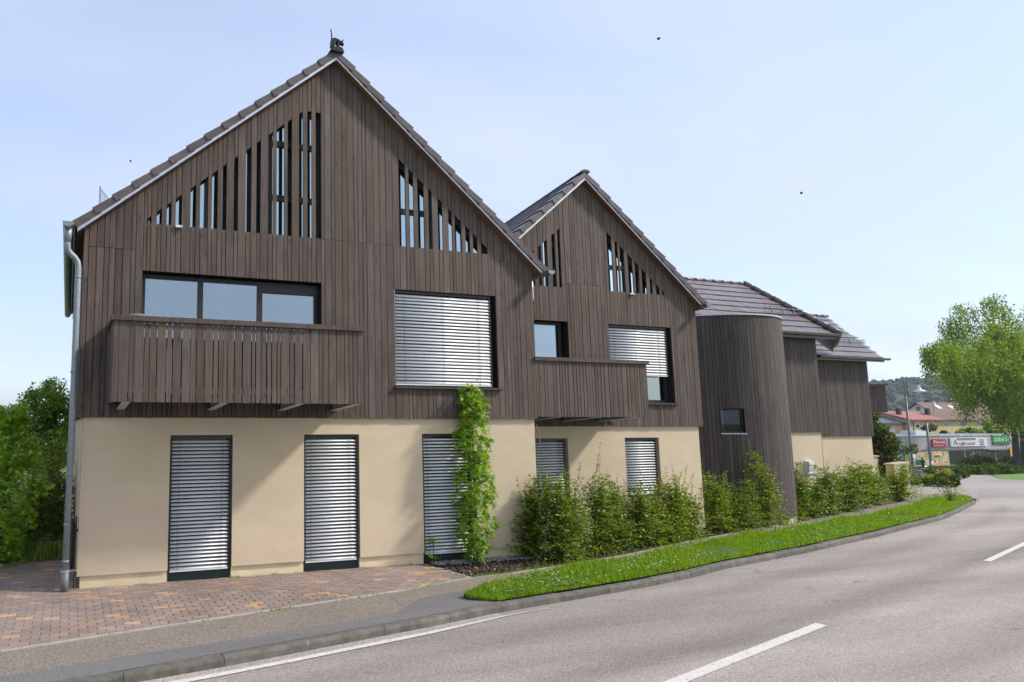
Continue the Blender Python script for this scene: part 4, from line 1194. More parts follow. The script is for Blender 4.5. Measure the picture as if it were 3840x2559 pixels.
        for r in range(nrow):
            p = lo + upv * (l_ * r - 0.06) + nrm * 0.022 + Vector((0, 0.095, 0))
            inst('verge_tile', vt, p, roof, e2)
            cp = p + y_ * 0.13 + z_ * -0.05 + Vector((0, -0.132, 0))
            mbx = MB().box(-0.004, 0.004, -0.003, 0.003, -0.035, 0.035)
        # field
        fv = MB(); rdn = rd.normalized()
        start = lo + Vector((0, 0.215, 0))
        for r in range(nrow):
            a_ = start + upv * (l_ * r - 0.05) + nrm * 0.030; b_ = start + upv * (l_ * (r + 1)) + nrm * 0.012
            if left_tiles and side < 0:
                a_ = a_ + rdn * left_tiles * TILE_W; b_ = b_ + rdn * left_tiles * TILE_W
            fv.prism([a_, b_, b_ - nrm * 0.012, a_ - nrm * 0.028], rdn * (rd.length - 0.3 - (left_tiles * TILE_W if left_tiles and side < 0 else 0)))
        fo = fv.build('tile_field', M['tile'], roof); fo['kind'] = 'stuff'
        if left_tiles and side < 0:
            lay_tiles(roof, T_TILE, start - upv * 0.05, rdn, upv, left_tiles, nrow, l=l_)
    # ridge caps
    n = int((rd.length) / 0.4)
    cap = MB(); prof = []
    for k in range(7):
        a_ = math.pi * k / 6; prof.append((0.105 * math.cos(a_), 0.062 * math.sin(a_)))
    cv = [(p[0], 0, p[1]) for p in prof] + [(p[0] * 0.94, 0.44, p[1] * 0.92) for p in prof]
    cf = [(k, k + 1, 8 + k, 7 + k) for k in range(6)] + [tuple(range(6, -1, -1))]
    capm = bpy.data.meshes.new('ridge_tile'); capm.from_pydata(cv, [], cf); capm.materials.append(M['tile']); capm.update()
    ang = -math.atan2(rd.x, rd.y)
    for k in range(n):
        inst('ridge_tile', capm, A0 + up_ + Vector((0, -0.03, 0.012)) + rd.normalized() * 0.4 * k, roof, (0, 0, ang))
    return h, under, roof

rgA = random.Random(3)
AL = [(-2.473, -2.412), (-2.324, -2.258), (-2.176, -2.113), (-2.039, -1.955), (-1.813, -1.735), (-1.662, -1.543), (-1.476, -1.393), (-1.313, -1.251), (-1.126, -1.063),
      (-0.93, -0.846), (-0.755, -0.691), (-0.56, -0.483), (-0.414, -0.292), (-0.226, -0.159), (-0.027, 0.033), (0.12, 0.188), (0.268, 0.357)]
AR = [(1.804, 1.924), (1.995, 2.078), (2.166, 2.287), (2.378, 2.446), (2.565, 2.65), (2.774, 2.838), (2.9, 3.026), (3.113, 3.198), (3.266, 3.351), (3.437, 3.56)]
winsA = [(-2.52, 0.36, 2.62, 4.593), (1.675, 3.70, 2.925, 4.575)]
doorsA = [(-2.04, -1.085, 0.03, 2.125), (0.07, 1.025, 0.03, 2.125), (2.18, 3.13, 0.03, 2.125)]
topLA = lambda x: min(5.40 + 0.838 * (x + 2.473), 7.52)
topRA = lambda x: 6.905 - 0.828 * (x - 1.80)
hA, underA, roofA = gable_house('gabled_house', 'larger dark timber gabled house nearest the camera, beige render below', -3.376, 4.508, 0.0, 2.385, (0.594, 8.455), (0, 1), 8.5,
    winsA, AL, AR, 5.335, topLA, topRA, (-3.475, 5.075), (4.68, 4.98), -3.30, 4.46, 0.168, doorsA, rgA, [(0.36, 1.68, 5.335), (3.6, 4.4, 5.24), (-3.3, -2.6, 4.9)])
for (a, b, c, d), cords in zip(doorsA, ((.14, .86), (.12, .86), (.10, .88))):
    w = window(hA, a + 0.001, b - 0.001, c, d - 0.001, 0.155, (), 0.05, 'glass_dark', 'french_window')
    MB().box(a + 0.002, b - 0.002, 0.13, 0.153, c - 0.03, c + 0.10).build('base_panel', M['dark_green'], w)
    bl = blind(hA, a + 0.012, b - 0.03, c + 0.105, d - 0.004, 0.075, 0.0535, cords)
# first floor windows
wA = window(hA, -2.515, 0.355, 2.63, 4.575, 0.17, (-1.605, -0.64), 0.06)
MB().box(-0.598, 0.294, 0.165, 0.2, 4.40, 4.514).build('transom_panel', M['frame'], wA)
for a, b in ((-2.45, -2.05), (-1.82, -1.66), (-1.30, -1.12), (-0.78, -0.70), (-0.25, 0.28)):
    curtain(wA, a, b, 2.7, 4.5, 0.34)
mb = MB(); mb.box(-2.55, -2.522, 0.001, 0.17, 2.62, 4.593); mb.box(0.362, 0.39, 0.03, 0.17, 2.62, 4.593); mb.box(-2.52, 0.36, 0.03, 0.17, 4.595, 4.62)
mb.build('reveal', M['frame'], wA)
wA2 = window(hA, 1.68, 3.695, 2.93, 4.57, 0.17, (), 0.06, 'glass_dark')
mb = MB(); mb.box(3.702, 3.725, 0.027, 0.17, 2.925, 4.575); mb.box(1.65, 1.673, 0.027, 0.17, 2.925, 4.575); mb.box(1.675, 3.70, 0.027, 0.17, 4.577, 4.60)
mb.build('reveal', M['frame'], wA2)
MB().box(1.655, 3.755, -0.055, 0.17, 2.885, 2.922).build('sill', M['sillbrown'], wA2)
blind(hA, 1.69, 3.60, 2.945, 4.565, 0.035, 0.0555, (.095, .495, .87), True)
mb = MB(); mb.box(1.676, 1.688, 0.0, 0.06, 2.925, 4.57); mb.build('guide_rail', M['rail'], wA2)

# balcony of the larger house
def balcony(parent, x0, x1, y0, y1, z0, z1, rg, beams, left_side=True):
    mb = MB()
    mb.box(x0 + 0.05, x1 - 0.05, y0 + 0.06, y1, z0 + 0.10, z0 + 0.18)
    fl = mb.build('balcony', M['frame'], parent)
    cols = columns(x0, x1, [], rg)
    for a, b in cols:
        g = rg.choice([0.004, 0.005, 0.007, 0.010])
        plank(fl, a, b, z0 + rg.uniform(-.003, .003), z0 + rg.uniform(-.003, .003), z1 - 0.07, z1 - 0.07, y0 + rg.uniform(-.002, .002), M['wood'], 0.026, g)
    for x in (x0, x1 - 0.026):
        y = y0 + 0.03
        while y < y1 - 0.03:
            w = rg.choice([0.08, 0.10, 0.13]); w = min(w, y1 - y)
            MB().box(x, x + 0.026, y, y + w - 0.008, z0, z1 - 0.07).build('plank', M['wood'], fl); y += w
    mb = MB(); mb.box(x0 - 0.03, x1 + 0.03, y0 - 0.035, y0 + 0.10, z1 - 0.068, z1); mb.box(x0 - 0.03, x0 + 0.10, y0 + 0.101, y1, z1 - 0.068, z1); mb.box(x1 - 0.10, x1 + 0.03, y0 + 0.101, y1, z1 - 0.068, z1)
    mb.build('handrail', M['wood'], fl)
    mb = MB(); mb.box(x0 + 0.03, x1 - 0.03, y0 + 0.028, y0 + 0.055, z0 + 0.12, z0 + 0.2); mb.box(x0 + 0.03, x1 - 0.03, y0 + 0.028, y0 + 0.055, z1 - 0.16, z1 - 0.10)
    mb.build('rail_bar', M['steel_beam'], fl)
    for bx in beams:
        mb = MB(); w = 0.055; ya, yb = y0 + 0.03, y1 + 0.03; za, zb_ = z0 - 0.005, z0 - 0.085
        mb.prism([(bx - w, ya, za), (bx + w, ya, za), (bx + w, yb, zb_), (bx - w, yb, zb_)], (0, 0, 0.012))
        mb.prism([(bx - 0.006, ya, za + .013), (bx - 0.006, yb, zb_ + .013), (bx - 0.006, yb, z0 + .095), (bx - 0.006, ya, z0 + .095)], (0.012, 0, 0))
        mb.build('bracket', M['steel_beam'], fl)
    return fl
balcony(hA, -2.975, 0.645, -1.0, -0.005, 2.585, 3.74, random.Random(21), (-2.78, -1.45, -0.33, 0.55))

# gutters and downpipe of the larger house
gut = half_gutter([(-3.60, -0.30, 5.165), (-3.60, 8.6, 5.165)], 0.078).build('gutter', M['zinc'], hA)
pp = [(-3.60, -0.12, 5.10), (-3.60, -0.12, 4.86), (-3.595, -0.115, 4.80), (-3.56, -0.09, 4.745), (-3.50, -0.06, 4.70), (-3.455, -0.045, 4.64), (-3.44, -0.04, 4.56), (-3.44, -0.04, 2.6), (-3.455, -0.03, 0.27)]
mb = MB().tube(pp, 0.045, 14); mb.tube([(-3.60, -0.12, 5.12), (-3.60, -0.12, 4.9)], [0.06, 0.047], 14)
for z in (4.43, 3.05, 1.62, 0.92, 0.42): 
    k = (4.56 - z) / 4.3; mb.tube([(-3.44 - 0.015 * k, -0.04 + .008 * k, z), (-3.44 - 0.015 * k, -0.04 + .008 * k, z - 0.03)], 0.049, 14)
dp = mb.build('downpipe', M['pipe'], hA, smooth=True)
MB().tube([(-3.457, -0.03, 0.28), (-3.457, -0.03, -0.05)], 0.055, 16).build('stand_pipe', M['plastic_grey'], dp, smooth=True)
mb = MB().tube([(-3.457, -0.03, 0.285), (-3.457, -0.03, 0.26)], 0.06, 16); mb.box(-3.46, -3.30, -0.02, 0.06, 0.262, 0.27); mb.build('pipe_clamp', M['metal'], dp)
half_gutter([(4.70, -0.30, 5.055), (4.70, 0.74, 5.055)], 0.075).build('gutter', M['zinc'], hA)
mb = MB().tube([(4.70, 0.30, 5.0), (4.70, 0.30, 4.78), (4.70, 0.30, 4.66), (4.68, 0.29, 4.60), (4.62, 0.24, 4.545), (4.52, 0.18, 4.52), (4.44, 0.14, 4.51)], 0.042, 12)
mb.build('outlet_pipe', M['metal'], hA, smooth=True)
mb = MB().tube([(4.53, 0.2, 2.33), (4.535, 0.2, 0.0)], 0.03, 10); mb.build('rain_pipe', M['metal'], hA, smooth=True)
# thin rod on the left flank
MB().tube([(-3.33, 0.02, 1.0), (-3.335, 0.02, 0.02)], 0.012, 8).build('cable_tube', M['cord'], hA)

# ---------------- second house
rgB = random.Random(17)
BL = [(5.295, 5.352), (5.442, 5.517), (5.579, 5.672), (5.792, 5.877), (5.948, 6.007)]
BR = [(7.216, 7.335), (7.423, 7.495), (7.546, 7.657), (7.75, 7.872), (7.934, 8.042), (8.117, 8.231), (8.326, 8.391), (8.497, 8.587), (8.651, 8.707)]
winsB = [(5.0, 6.11, 2.55, 4.37), (7.14, 8.83, 2.735, 4.37)]
doorsB = [(5.10, 6.01, 0.55, 2.005), (7.45, 8.355, 0.78, 2.005)]
topLB = lambda x: 5.77 + 0.80 * (x - 5.32)
topRB = lambda x: 6.365 - 0.825 * (x - 7.216)
hB, underB, roofB = gable_house('gabled_house', 'smaller dark timber gabled house set back between the larger gable and the round tower', 4.52, 9.57, 1.0, 2.243, (6.616, 7.398), (0.196, 0.98), 7.0,
    winsB, BL, BR, 5.075, topLB, topRB, (4.18, 5.345), (9.69, 4.805), 4.6, 9.48, 0.10, doorsB, rgB, [(6.05, 7.2, 5.17), (4.5, 5.2, 4.9)], ground=-0.06, left_tiles=16)
window(hB, 4.9, 6.08, 2.56, 4.36, 1.17, (), 0.05)
mb = MB(); mb.box(6.112, 6.135, 1.027, 1.17, 2.55, 4.37); mb.box(5.0, 6.11, 1.027, 1.17, 4.372, 4.39); mb.build('reveal', M['frame'], hB)
wB2 = window(hB, 7.145, 8.825, 2.74, 4.365, 1.17, (), 0.06)
mb = MB(); mb.box(8.832, 8.855, 1.027, 1.17, 2.735, 4.37); mb.box(7.115, 7.138, 1.027, 1.17, 2.735, 4.37); mb.box(7.14, 8.83, 1.027, 1.17, 4.372, 4.39); mb.build('reveal', M['frame'], wB2)
MB().box(7.12, 8.88, 0.95, 1.17, 2.70, 2.732).build('sill', M['sillbrown'], wB2)
blind(hB, 7.15, 8.72, 3.30, 4.36, 1.04, 0.0555, (.10, .46, .86), True)
for (a, b, c, d), cd in zip(doorsB, ((.14, .86), (.12, .88))):
    w = window(hB, a + 0.001, b - 0.001, c, d - 0.001, 1.155, (), 0.05, 'glass_dark')
    blind(hB, a + 0.01, b - 0.06, c + 0.06, d - 0.004, 1.085, 0.0535, cd)
balcony(hB, 4.50, 7.07, 0.0, 0.995, 2.42, 3.505, random.Random(31), (5.0, 5.9, 6.75))
half_gutter([(9.66, 0.72, 4.90), (9.95, 2.2, 4.90)], 0.075).build('gutter', M['zinc'], hB)
MB().box(9.60, 9.90, 1.3, 1.55, 4.05, 4.2).build('pipe_box', M['zinc'], hB)
mb = MB(); mb.box(7.02, 7.13, 0.985, 0.999, 2.30, 2.44); mb.box(7.035, 7.115, 0.975, 0.986, 2.315, 2.425)
mb.build('vent_cover', M['sillbrown'], hB)

# ---------------- curved stair tower
TR, TH0, TFLAT = 2.0, 125.0, 1.2
TC = Vector((12.80, 3.894))
def tower_at(s):
    def P(h): return Vector((TC.x + TR * math.sin(R(h + 90)), TC.y + TR * math.cos(R(h + 90))))
    if s < TFLAT:
        t = Vector((math.sin(R(TH0)), math.cos(R(TH0)))); return P(TH0) - t * (TFLAT - s), TH0
    h = TH0 - math.degrees((s - TFLAT) / TR)
    return P(h), h
T_END = TFLAT + TR * R(TH0 + 20)
tg = gz(12.8, 2.0)
tower = thing('stair_tower', 'curved dark timber stair tower with one small square window', 'tower', (TC.x, TC.y, tg))
TZ0, TZ1 = tg + 0.14, 4.97
tw = (1.15, 1.70, 2.07, 2.67)
# inner black drum with the opening left out
mb = MB(); ns = 60
ss = sorted({*np.linspace(0, T_END, ns).tolist(), tw[0], tw[1]})
for a, b in zip(ss, ss[1:]):
    (pa, ha), (pb, hb) = tower_at(a), tower_at(b)
    na = Vector((math.sin(R(ha + 90)), math.cos(R(ha + 90)))) * 0.035; nb = Vector((math.sin(R(hb + 90)), math.cos(R(hb + 90)))) * 0.035
    pa, pb = pa - na, pb - nb
    zs_ = [(TZ0 + .02, TZ1 - .01)] if not (tw[0] - 1e-6 <= a and b <= tw[1] + 1e-6) else [(TZ0 + .02, tw[2]), (tw[3], TZ1 - .01)]
    for z0, z1 in zs_: mb.quad((pa.x, pa.y, z0), (pb.x, pb.y, z0), (pb.x, pb.y, z1), (pa.x, pa.y, z1))
drum = mb.build('timber_cladding', M['membrane'], tower)
rgT = random.Random(5)
s = 0.0
edges = [0.0]
while s < T_END - 0.05:
    s += rgT.choice([0.07, 0.085, 0.095, 0.105]); edges.append(s)
for q in (tw[0], tw[1]):
    k = min(range(len(edges)), key=lambda i: abs(edges[i] - q)); edges[k] = q
for a, b in zip(edges, edges[1:]):
    (pa, ha), (pb, hb) = tower_at(a + 0.004), tower_at(b - 0.004)
    d = (pb - pa); n_ = Vector((d.y, -d.x)).normalized(); j = rgT.uniform(-.003, .003)
    o1, o2 = pa + n_ * j, pb + n_ * j; i1, i2 = o1 - n_ * 0.024, o2 - n_ * 0.024
    m = (a + b) / 2
    segs = [(TZ0 + rgT.uniform(-.006, .006), TZ1)] if not tw[0] < m < tw[1] else [(TZ0, tw[2]), (tw[3], TZ1)]
    for z0, z1 in segs:
        MB().prism([(i1.x, i1.y, z0), (i2.x, i2.y, z0), (o2.x, o2.y, z0), (o1.x, o1.y, z0)], (0, 0, z1 - z0)).build('plank', M['wood_cool'], drum)
# window in the tower
(pa, ha), (pb, hb) = tower_at(tw[0]), tower_at(tw[1])
d = (pb - pa).normalized(); n_ = Vector((d.y, -d.x))
def tp(u, w, z): 
    q = pa + (pb - pa) * u + n_ * w
    return (q.x, q.y, z)
mb = MB()
for (u0, u1, z0, z1) in ((0, 0.09, tw[2], tw[3]), (0.91, 1, tw[2], tw[3]), (0.09, 0.91, tw[2], tw[2] + .05), (0.09, 0.91, tw[3] - .05, tw[3])):
    mb.prism([tp(u0, -0.13, z0), tp(u1, -0.13, z0), tp(u1, -0.13, z1), tp(u0, -0.13, z1)], n_.to_3d() * 0.05)
for u0 in (0, 1):
    mb.prism([tp(u0, -0.13, tw[2]), tp(u0, 0.02, tw[2]), tp(u0, 0.02, tw[3]), tp(u0, -0.13, tw[3])], (pb - pa).to_3d() * (0.02 if u0 == 0 else -0.02))
wT = mb.build('window', M['frame'], tower)
MB().prism([tp(.08, -.115, tw[2] + .04), tp(.92, -.115, tw[2] + .04), tp(.92, -.115, tw[3] - .04), tp(.08, -.115, tw[3] - .04)], n_.to_3d() * 0.005).build('pane', M['glass_black'], wT)
MB().prism([tp(-.03, -.12, tw[2] - .03), tp(1.03, -.12, tw[2] - .03), tp(1.03, .05, tw[2] - .03), tp(-.03, .05, tw[2] - .03)], (0, 0, 0.027)).build('sill', M['metal'], wT)
# flat metal lid with upstand
ring = [tower_at(q) for q in np.linspace(0, T_END, 50)]
outp = [p + Vector((math.sin(R(h + 90)), math.cos(R(h + 90)))) * 0.03 for p, h in ring]
MB().prism([(p.x, p.y, TZ1 + 0.002) for p in outp], (0, 0, 0.035)).build('coping', M['metal'], tower)
MB().prism([(p.x, p.y, tg - 0.3) for p, h in [(q - Vector((math.sin(R(h + 90)), math.cos(R(h + 90)))) * 0.04, h) for q, h in ring]], (0, 0, 0.43)).build('plinth', M['plinth'], tower)
# little flashing roof between the tower and the second house
mb = MB(); mb.prism([(9.62, 2.2, 4.86), (10.7, 2.95, 4.94), (11.2, 4.2, 5.35), (9.62, 4.2, 5.25)], (0, 0, 0.03)); mb.build('flashing', M['zinc'], tower)

# ---------------- wing behind the tower and the end wing
def wing(name, label, x0, x1, y, zb, ztop, g, rg):
    h = thing(name, label, 'house', ((x0 + x1) / 2, y, g))
    cl = MB().box(x0 + .01, x1 - .01, y + 0.03, y + 0.1, zb + .02, ztop).build('timber_cladding', M['membrane'], h)
    for a, b in columns(x0, x1, [], rg):
        plank(cl, a, b, zb + rg.uniform(-.004, .004), zb + rg.uniform(-.004, .004), ztop, ztop, y + rg.uniform(-.003, .003), M['wood_cool'])
    MB().box(x0, x1 - 0.06, y + 0.05, y + 0.25, g - 0.4, zb + 0.03).build('rendered_wall', M['stucco'], h)
    return h, cl
gC = gz(16, 3.5); gD = gz(22, 5.6)
hC, clC = wing('side_wing', 'dark timber wing with tiled roof directly behind the round tower', 13.9, 17.72, 4.0, 2.05, 4.86, gC, random.Random(8))
hD, clD = wing('end_wing', 'lowest dark timber wing at the far end beside the beige garden wall', 20.55, 23.5, 6.2, 1.86, 4.55, gD, random.Random(9))
# oblique wall joining both wings
A_ = Vector((17.72, 4.0)); B_ = Vector((20.6, 6.2)); d = (B_ - A_).normalized(); n_ = Vector((d.y, -d.x))
s = 0; L_ = (B_ - A_).length
while s < L_ - .05:
    w = 0.1; p = A_ + d * (s + .004); q = A_ + d * min(s + w - .004, L_)
    MB().prism([(p.x, p.y, 2.05), (q.x, q.y, 2.05), (q.x - n_.x * .024, q.y - n_.y * .024, 2.05), (p.x - n_.x * .024, p.y - n_.y * .024, 2.05)], (0, 0, 2.6)).build('plank', M['wood_cool'], clC)
    s += w
p, q = A_ - n_ * .06, B_ - n_ * .06
MB().prism([(p.x, p.y, gC - .5), (q.x, q.y, gC - .5), (q.x - n_.x * .2, q.y - n_.y * .2, gC - .5), (p.x - n_.x * .2, p.y - n_.y * .2, gC - .5)], (0, 0, 5.1)).build('oblique_wall', M['stucco'], hC)
# wing roof: front slope in single tiles
eC = Vector((13.4, 3.72, 4.93)); upC = (Vector((0, 6.5, 7.0)) - Vector((0, 3.72, 4.93))).normalized()
mb = MB()
mb.prism([(13.4, 3.74, 4.90), (18.2, 3.74, 4.90), (18.2, 6.5, 6.96), (13.4, 6.5, 6.96)], (0, 0, -0.10))
mb.prism([(18.21, 3.74, 4.90), (21.5, 6.0, 4.84), (18.21, 6.5, 6.96)], (0, 0, -0.10))
mb.prism([(13.4, 6.51, 6.96), (18.2, 6.51, 6.96), (18.2, 9.3, 4.9), (13.4, 9.3, 4.9)], (0, 0, -0.10))
rC = mb.build('roof', M['tile'], hC)
lay_tiles(rC, T_TILE2, eC, (1, 0, 0), upC, 20, 9, l=0.385)
# verge of rounded cover tiles running down the corner
a_, b_ = Vector((18.20, 6.5, 7.06)), Vector((18.24, 3.66, 4.99)); n = 9
for k in range(n):
    p, q = a_.lerp(b_, k / n), a_.lerp(b_, (k + 1.12) / n)
    MB().tube([p + Vector((0, 0, .012)), q + Vector((0, 0, -.012))], [0.075, 0.10], 10).build('hip_tile', M['tile'], rC, smooth=True)
for k in range(12):
    x = 13.5 + k * 0.4
    MB().tube([(x, 6.5, 7.03), (x + 0.42, 6.5, 7.035)], [0.06, 0.056], 10).build('ridge_tile', M['tile2'], rC, smooth=True)
half_gutter([(14.0, 3.66, 4.95), (18.26, 3.66, 4.95), (21.3, 5.78, 4.95)], 0.075).build('gutter', M['greenmetal'], rC)
# snow guards
def snow_guard(parent, p0, p1, up, rows=2):
    p0, p1 = Vector(p0), Vector(p1); d = (p1 - p0); n = int(d.length / 0.09); mb = MB(); h_ = Vector((0, 0, 0.19))
    mb.tube([p0 + h_ * .25, p1 + h_ * .25], 0.008, 5); mb.tube([p0 + h_ * .8, p1 + h_ * .8], 0.012, 5)
    for k in range(n + 1):
        q = p0 + d * (k / n); mb.tube([q, q + h_ + Vector((0, -0.02, 0))], 0.006, 4)
    for k in range(1, 4):
        q = p0 + d * (k / 3.5 - .1); mb.tube([q - Vector((0, .05, .02)), q + Vector((0, 0.02, .19))], 0.018, 5)
    mb.build('snow_guard', M['lamp_metal'], parent)
snow_guard(rC, (16.5, 4.60, 5.67), (18.15, 4.60, 5.67), None)
# end wing roof
eD = Vector((20.4, 5.94, 4.60)); upD = (Vector((0, 8.9, 6.62)) - Vector((0, 5.94, 4.60))).normalized()
mb = MB()
mb.prism([(20.4, 5.96, 4.57), (24.05, 5.96, 4.57), (25.85, 8.9, 6.58), (20.4, 8.9, 6.58)], (0, 0, -0.10))
mb.prism([(20.4, 8.91, 6.58), (25.85, 8.91, 6.58), (25.85, 11.5, 4.7), (20.4, 11.5, 4.7)], (0, 0, -0.10))
rD = mb.build('roof', M['tile2'], hD)
slD = (Vector((0, 8.9, 6.62)) - Vector((0, 5.94, 4.60))).length
lay_tiles(rD, T_TILE2, eD, (1, 0, 0), upD, 23, 9, l=slD / 9, keep=lambda p, r, c: p.x < 24.0 + 1.8 * (r * slD / 9) / slD)
for k in range(14):
    x = 20.5 + k * 0.38
    MB().tube([(x, 8.9, 6.66), (x + 0.40, 8.9, 6.665)], [0.055, 0.052], 10).build('ridge_tile', M['tile2'], rD, smooth=True)
half_gutter([(20.6, 5.87, 4.60), (24.15, 5.87, 4.60)], 0.075).build('gutter', M['greenmetal'], rD)
snow_guard(rD, (20.9, 6.75, 5.21), (24.4, 6.75, 5.21), None)
# side wall and small balcony of the end wing
MB().prism([(23.44, 6.26, gD - .4), (24.9, 9.2, gD - .4), (24.75, 9.25, gD - .4), (23.3, 6.3, gD - .4)], (0, 0, 4.95)).build('side_wall', M['stucco'], hD)
bD = MB().prism([(24.42, 7.8, 2.80), (25.62, 7.35, 2.80), (26.1, 8.5, 2.80), (24.9, 9.0, 2.80)], (0, 0, 0.1)).build('balcony', M['wood_cool'], hD)
p, q = Vector((24.45, 7.78)), Vector((26.05, 7.2))
for k in range(14):
    a_, b_ = p.lerp(q, k / 14 + .003), p.lerp(q, (k + 1) / 14 - .003)
    MB().prism([(a_.x, a_.y, 2.72), (b_.x, b_.y, 2.72), (b_.x, b_.y + .03, 2.72), (a_.x, a_.y + .03, 2.72)], (0, 0, 1.02)).build('plank', M['wood_cool'], bD)
MB().prism([(24.42, 7.75, 3.75), (26.1, 7.14, 3.75), (26.1, 7.26, 3.75), (24.42, 7.87, 3.75)], (0, 0, 0.05)).build('handrail', M['wood_cool'], bD)

# ================================================================== PLANTS
def shrub(name, label, base, h, r, n, mat, leaf=0.055, kind='oval', group=None, cat='shrub', stems=4, lean=(0, 0), top=0.55, droop=0.0, seed=0, shoots=0):
    """several upright stems with side twigs and leaves set along every twig"""
    rs = np.random.RandomState(seed + int(abs(base[0] * 131 + base[1] * 71)))
    t = thing(name, label, cat, base, group)
    b = np.array(base, float)
    mb = MB(); P = []; D = []; S = []
    per = max(1, n // stems)
    for k in range(stems):
        a = rs.rand() * 6.28; off = rs.rand() * r * 0.35
        hk = h * (1.0 if k == 0 else rs.uniform(0.62, 0.95))
        tip = b + np.array([math.cos(a) * (off + r * 0.25 * rs.rand()) + lean[0], math.sin(a) * (off + r * 0.25 * rs.rand()) + lean[1], hk])
        root = b + np.array([math.cos(a) * off * 0.4, math.sin(a) * off * 0.4, 0])
        mid = (root + tip) / 2 + rs.normal(0, 0.03, 3) * h
        ts = np.linspace(0, 1, 7)
        pts_ = [(1 - q) ** 2 * root + 2 * q * (1 - q) * mid + q * q * tip for q in ts]
        mb.tube(pts_, [0.010 * h ** .5 * (1 - 0.85 * q) + 0.002 for q in ts], 5)
        done = 0
        while done < per:
            q = rs.rand() ** 0.85 * 0.97 + 0.02
            p0 = (1 - q) ** 2 * root + 2 * q * (1 - q) * mid + q * q * tip
            rad = r * (1 - q ** 1.6) ** top * (0.45 + 0.75 * rs.rand()) + 0.04
            az = rs.rand() * 6.28
            d = np.array([math.cos(az), math.sin(az), rs.normal(0.28, 0.22) - droop]); d /= np.linalg.norm(d)
            m = max(2, int(rad / (leaf * 0.55)))
            for i in range(m):
                w = (i + rs.rand()) / m
                pp_ = p0 + d * rad * w + np.array([0, 0, -0.10 * rad * w * w])
                sd = 1 if i % 2 else -1
                dd = d * 0.6 + np.array([-d[1], d[0], 0]) * sd * 0.9 + rs.normal(0, 0.35, 3) + np.array([0, 0, -0.15 - droop])
                P.append(pp_); D.append(dd); S.append(leaf * (0.65 + 0.6 * rs.rand()) * (1.0 - 0.35 * w)); done += 1
            if rs.rand() < 0.12: mb.tube([p0, p0 + d * rad], [0.003, 0.001], 3)
    for k in range(shoots):
        a = rs.rand() * 6.28; off = r * rs.uniform(0.1, 0.75); z0_ = h * rs.uniform(0.5, 0.75); hl = h * rs.uniform(0.25, 0.45)
        p0 = b + np.array([math.cos(a) * off, math.sin(a) * off, z0_]); d = np.array([math.cos(a) * .3, math.sin(a) * .3, 1.0]) + rs.normal(0, .12, 3)
        mb.tube([p0, p0 + d * hl], [0.004, 0.0015], 3)
        for i in range(int(hl / 0.018)):
            w = rs.rand(); az = rs.rand() * 6.28
            P.append(p0 + d * hl * w); D.append(np.array([math.cos(az), math.sin(az), 0.25]) + rs.normal(0, .25, 3)); S.append(leaf * rs.uniform(.5, 1.0) * (1.15 - .6 * w))
    v, tr = leaves(np.array(P), np.array(D), np.array(S), kind)
    mesh_np('foliage', v, tr, mat, t)['kind'] = 'stuff'
    mb.build('stem', M['twig'], t)
    return t

# hornbeam row along the planting bed
HG = 'hornbeam shrubs along the house front'
hedge = [
    (4.15, -0.1, 1.50, 0.61, 6840, 'hornbeam', 'broad dark green shrub right of the sweetgum, leftmost of the row'),
    (4.55, -0.42, 1.58, 0.63, 7220, 'hornbeam', 'leafy shrub below the left edge of the second house window'),
    (5.05, -0.15, 1.60, 0.55, 5700, 'hornbeam', 'shrub with tall reddish tips in front of the lower left blind of the second house'),
    (5.72, 0.05, 1.50, 0.51, 4940, 'hornbeam', 'loose shrub against the beige render between both second house blinds'),
    (6.35, 0.25, 1.33, 0.51, 4940, 'hornbeam', 'wide shrub just left of the right lower blind of the second house'),
    (6.95, 0.3, 1.33, 0.49, 4940, 'hornbeam', 'shrub covering the bottom of the right lower blind'),
    (7.55, 0.45, 1.15, 0.49, 4370, 'hornbeam_y', 'yellow green shrub standing in front of the right lower blind'),
    (8.15, 0.62, 1.42, 0.59, 5700, 'hornbeam_y', 'bushy light green shrub right of the right lower blind'),
    (8.85, 0.85, 1.10, 0.51, 4370, 'hornbeam', 'low shrub at the right corner of the second house'),
    (10, 1.25, 1.42, 0.59, 5320, 'hornbeam_y', 'shrub with spreading top against the left side of the tower'),
    (10.9, 1.5, 1.12, 0.63, 5510, 'hornbeam', 'dense rounded shrub below the tower window'),
    (12.05, 1.66, 1.85, 0.51, 4940, 'hornbeam_y', 'tallest shrub in front of the tower with a thin upright leader'),
    (11.45, 1.58, 1.25, 0.55, 4560, 'hornbeam', 'shrub just left of the tall leader at the tower'),
    (14.55, 2.75, 1.52, 0.59, 4940, 'hornbeam', 'dark shrub right behind the foot of the tower'),
    (15.4, 2.95, 1.05, 0.61, 4180, 'hornbeam', 'low shrub right of the dark shrub behind the tower'),
    (16.5, 3.2, 1.42, 0.61, 4560, 'hornbeam', 'shrub beside the little grey box on the beige wall'),
    (18, 3.75, 1.20, 0.67, 4560, 'hornbeam', 'middle shrub before the far beige wall'),
    (19.7, 4.45, 1.50, 0.73, 4940, 'hornbeam_y', 'taller shrub below the far end of the end wing'),
    (21.4, 5.15, 1.10, 0.73, 4180, 'hornbeam', 'shrub below the right corner of the end wing'),
    (24.2, 6.0, 1.35, 0.92, 5700, 'hornbeam_y', 'bright yellow green shrub in front of the low garden wall'),
]
for i, (x, y, h_, r_, n_, mt, lb) in enumerate(hedge):
    shrub('hornbeam_shrub', lb, (x, y, gz(x, y) - 0.01), h_ * 0.95, r_ * 0.88, int(n_ * 0.68), M[mt], leaf=0.068 if x < 13 else 0.085, group=HG, seed=i, stems=5, shoots=9)
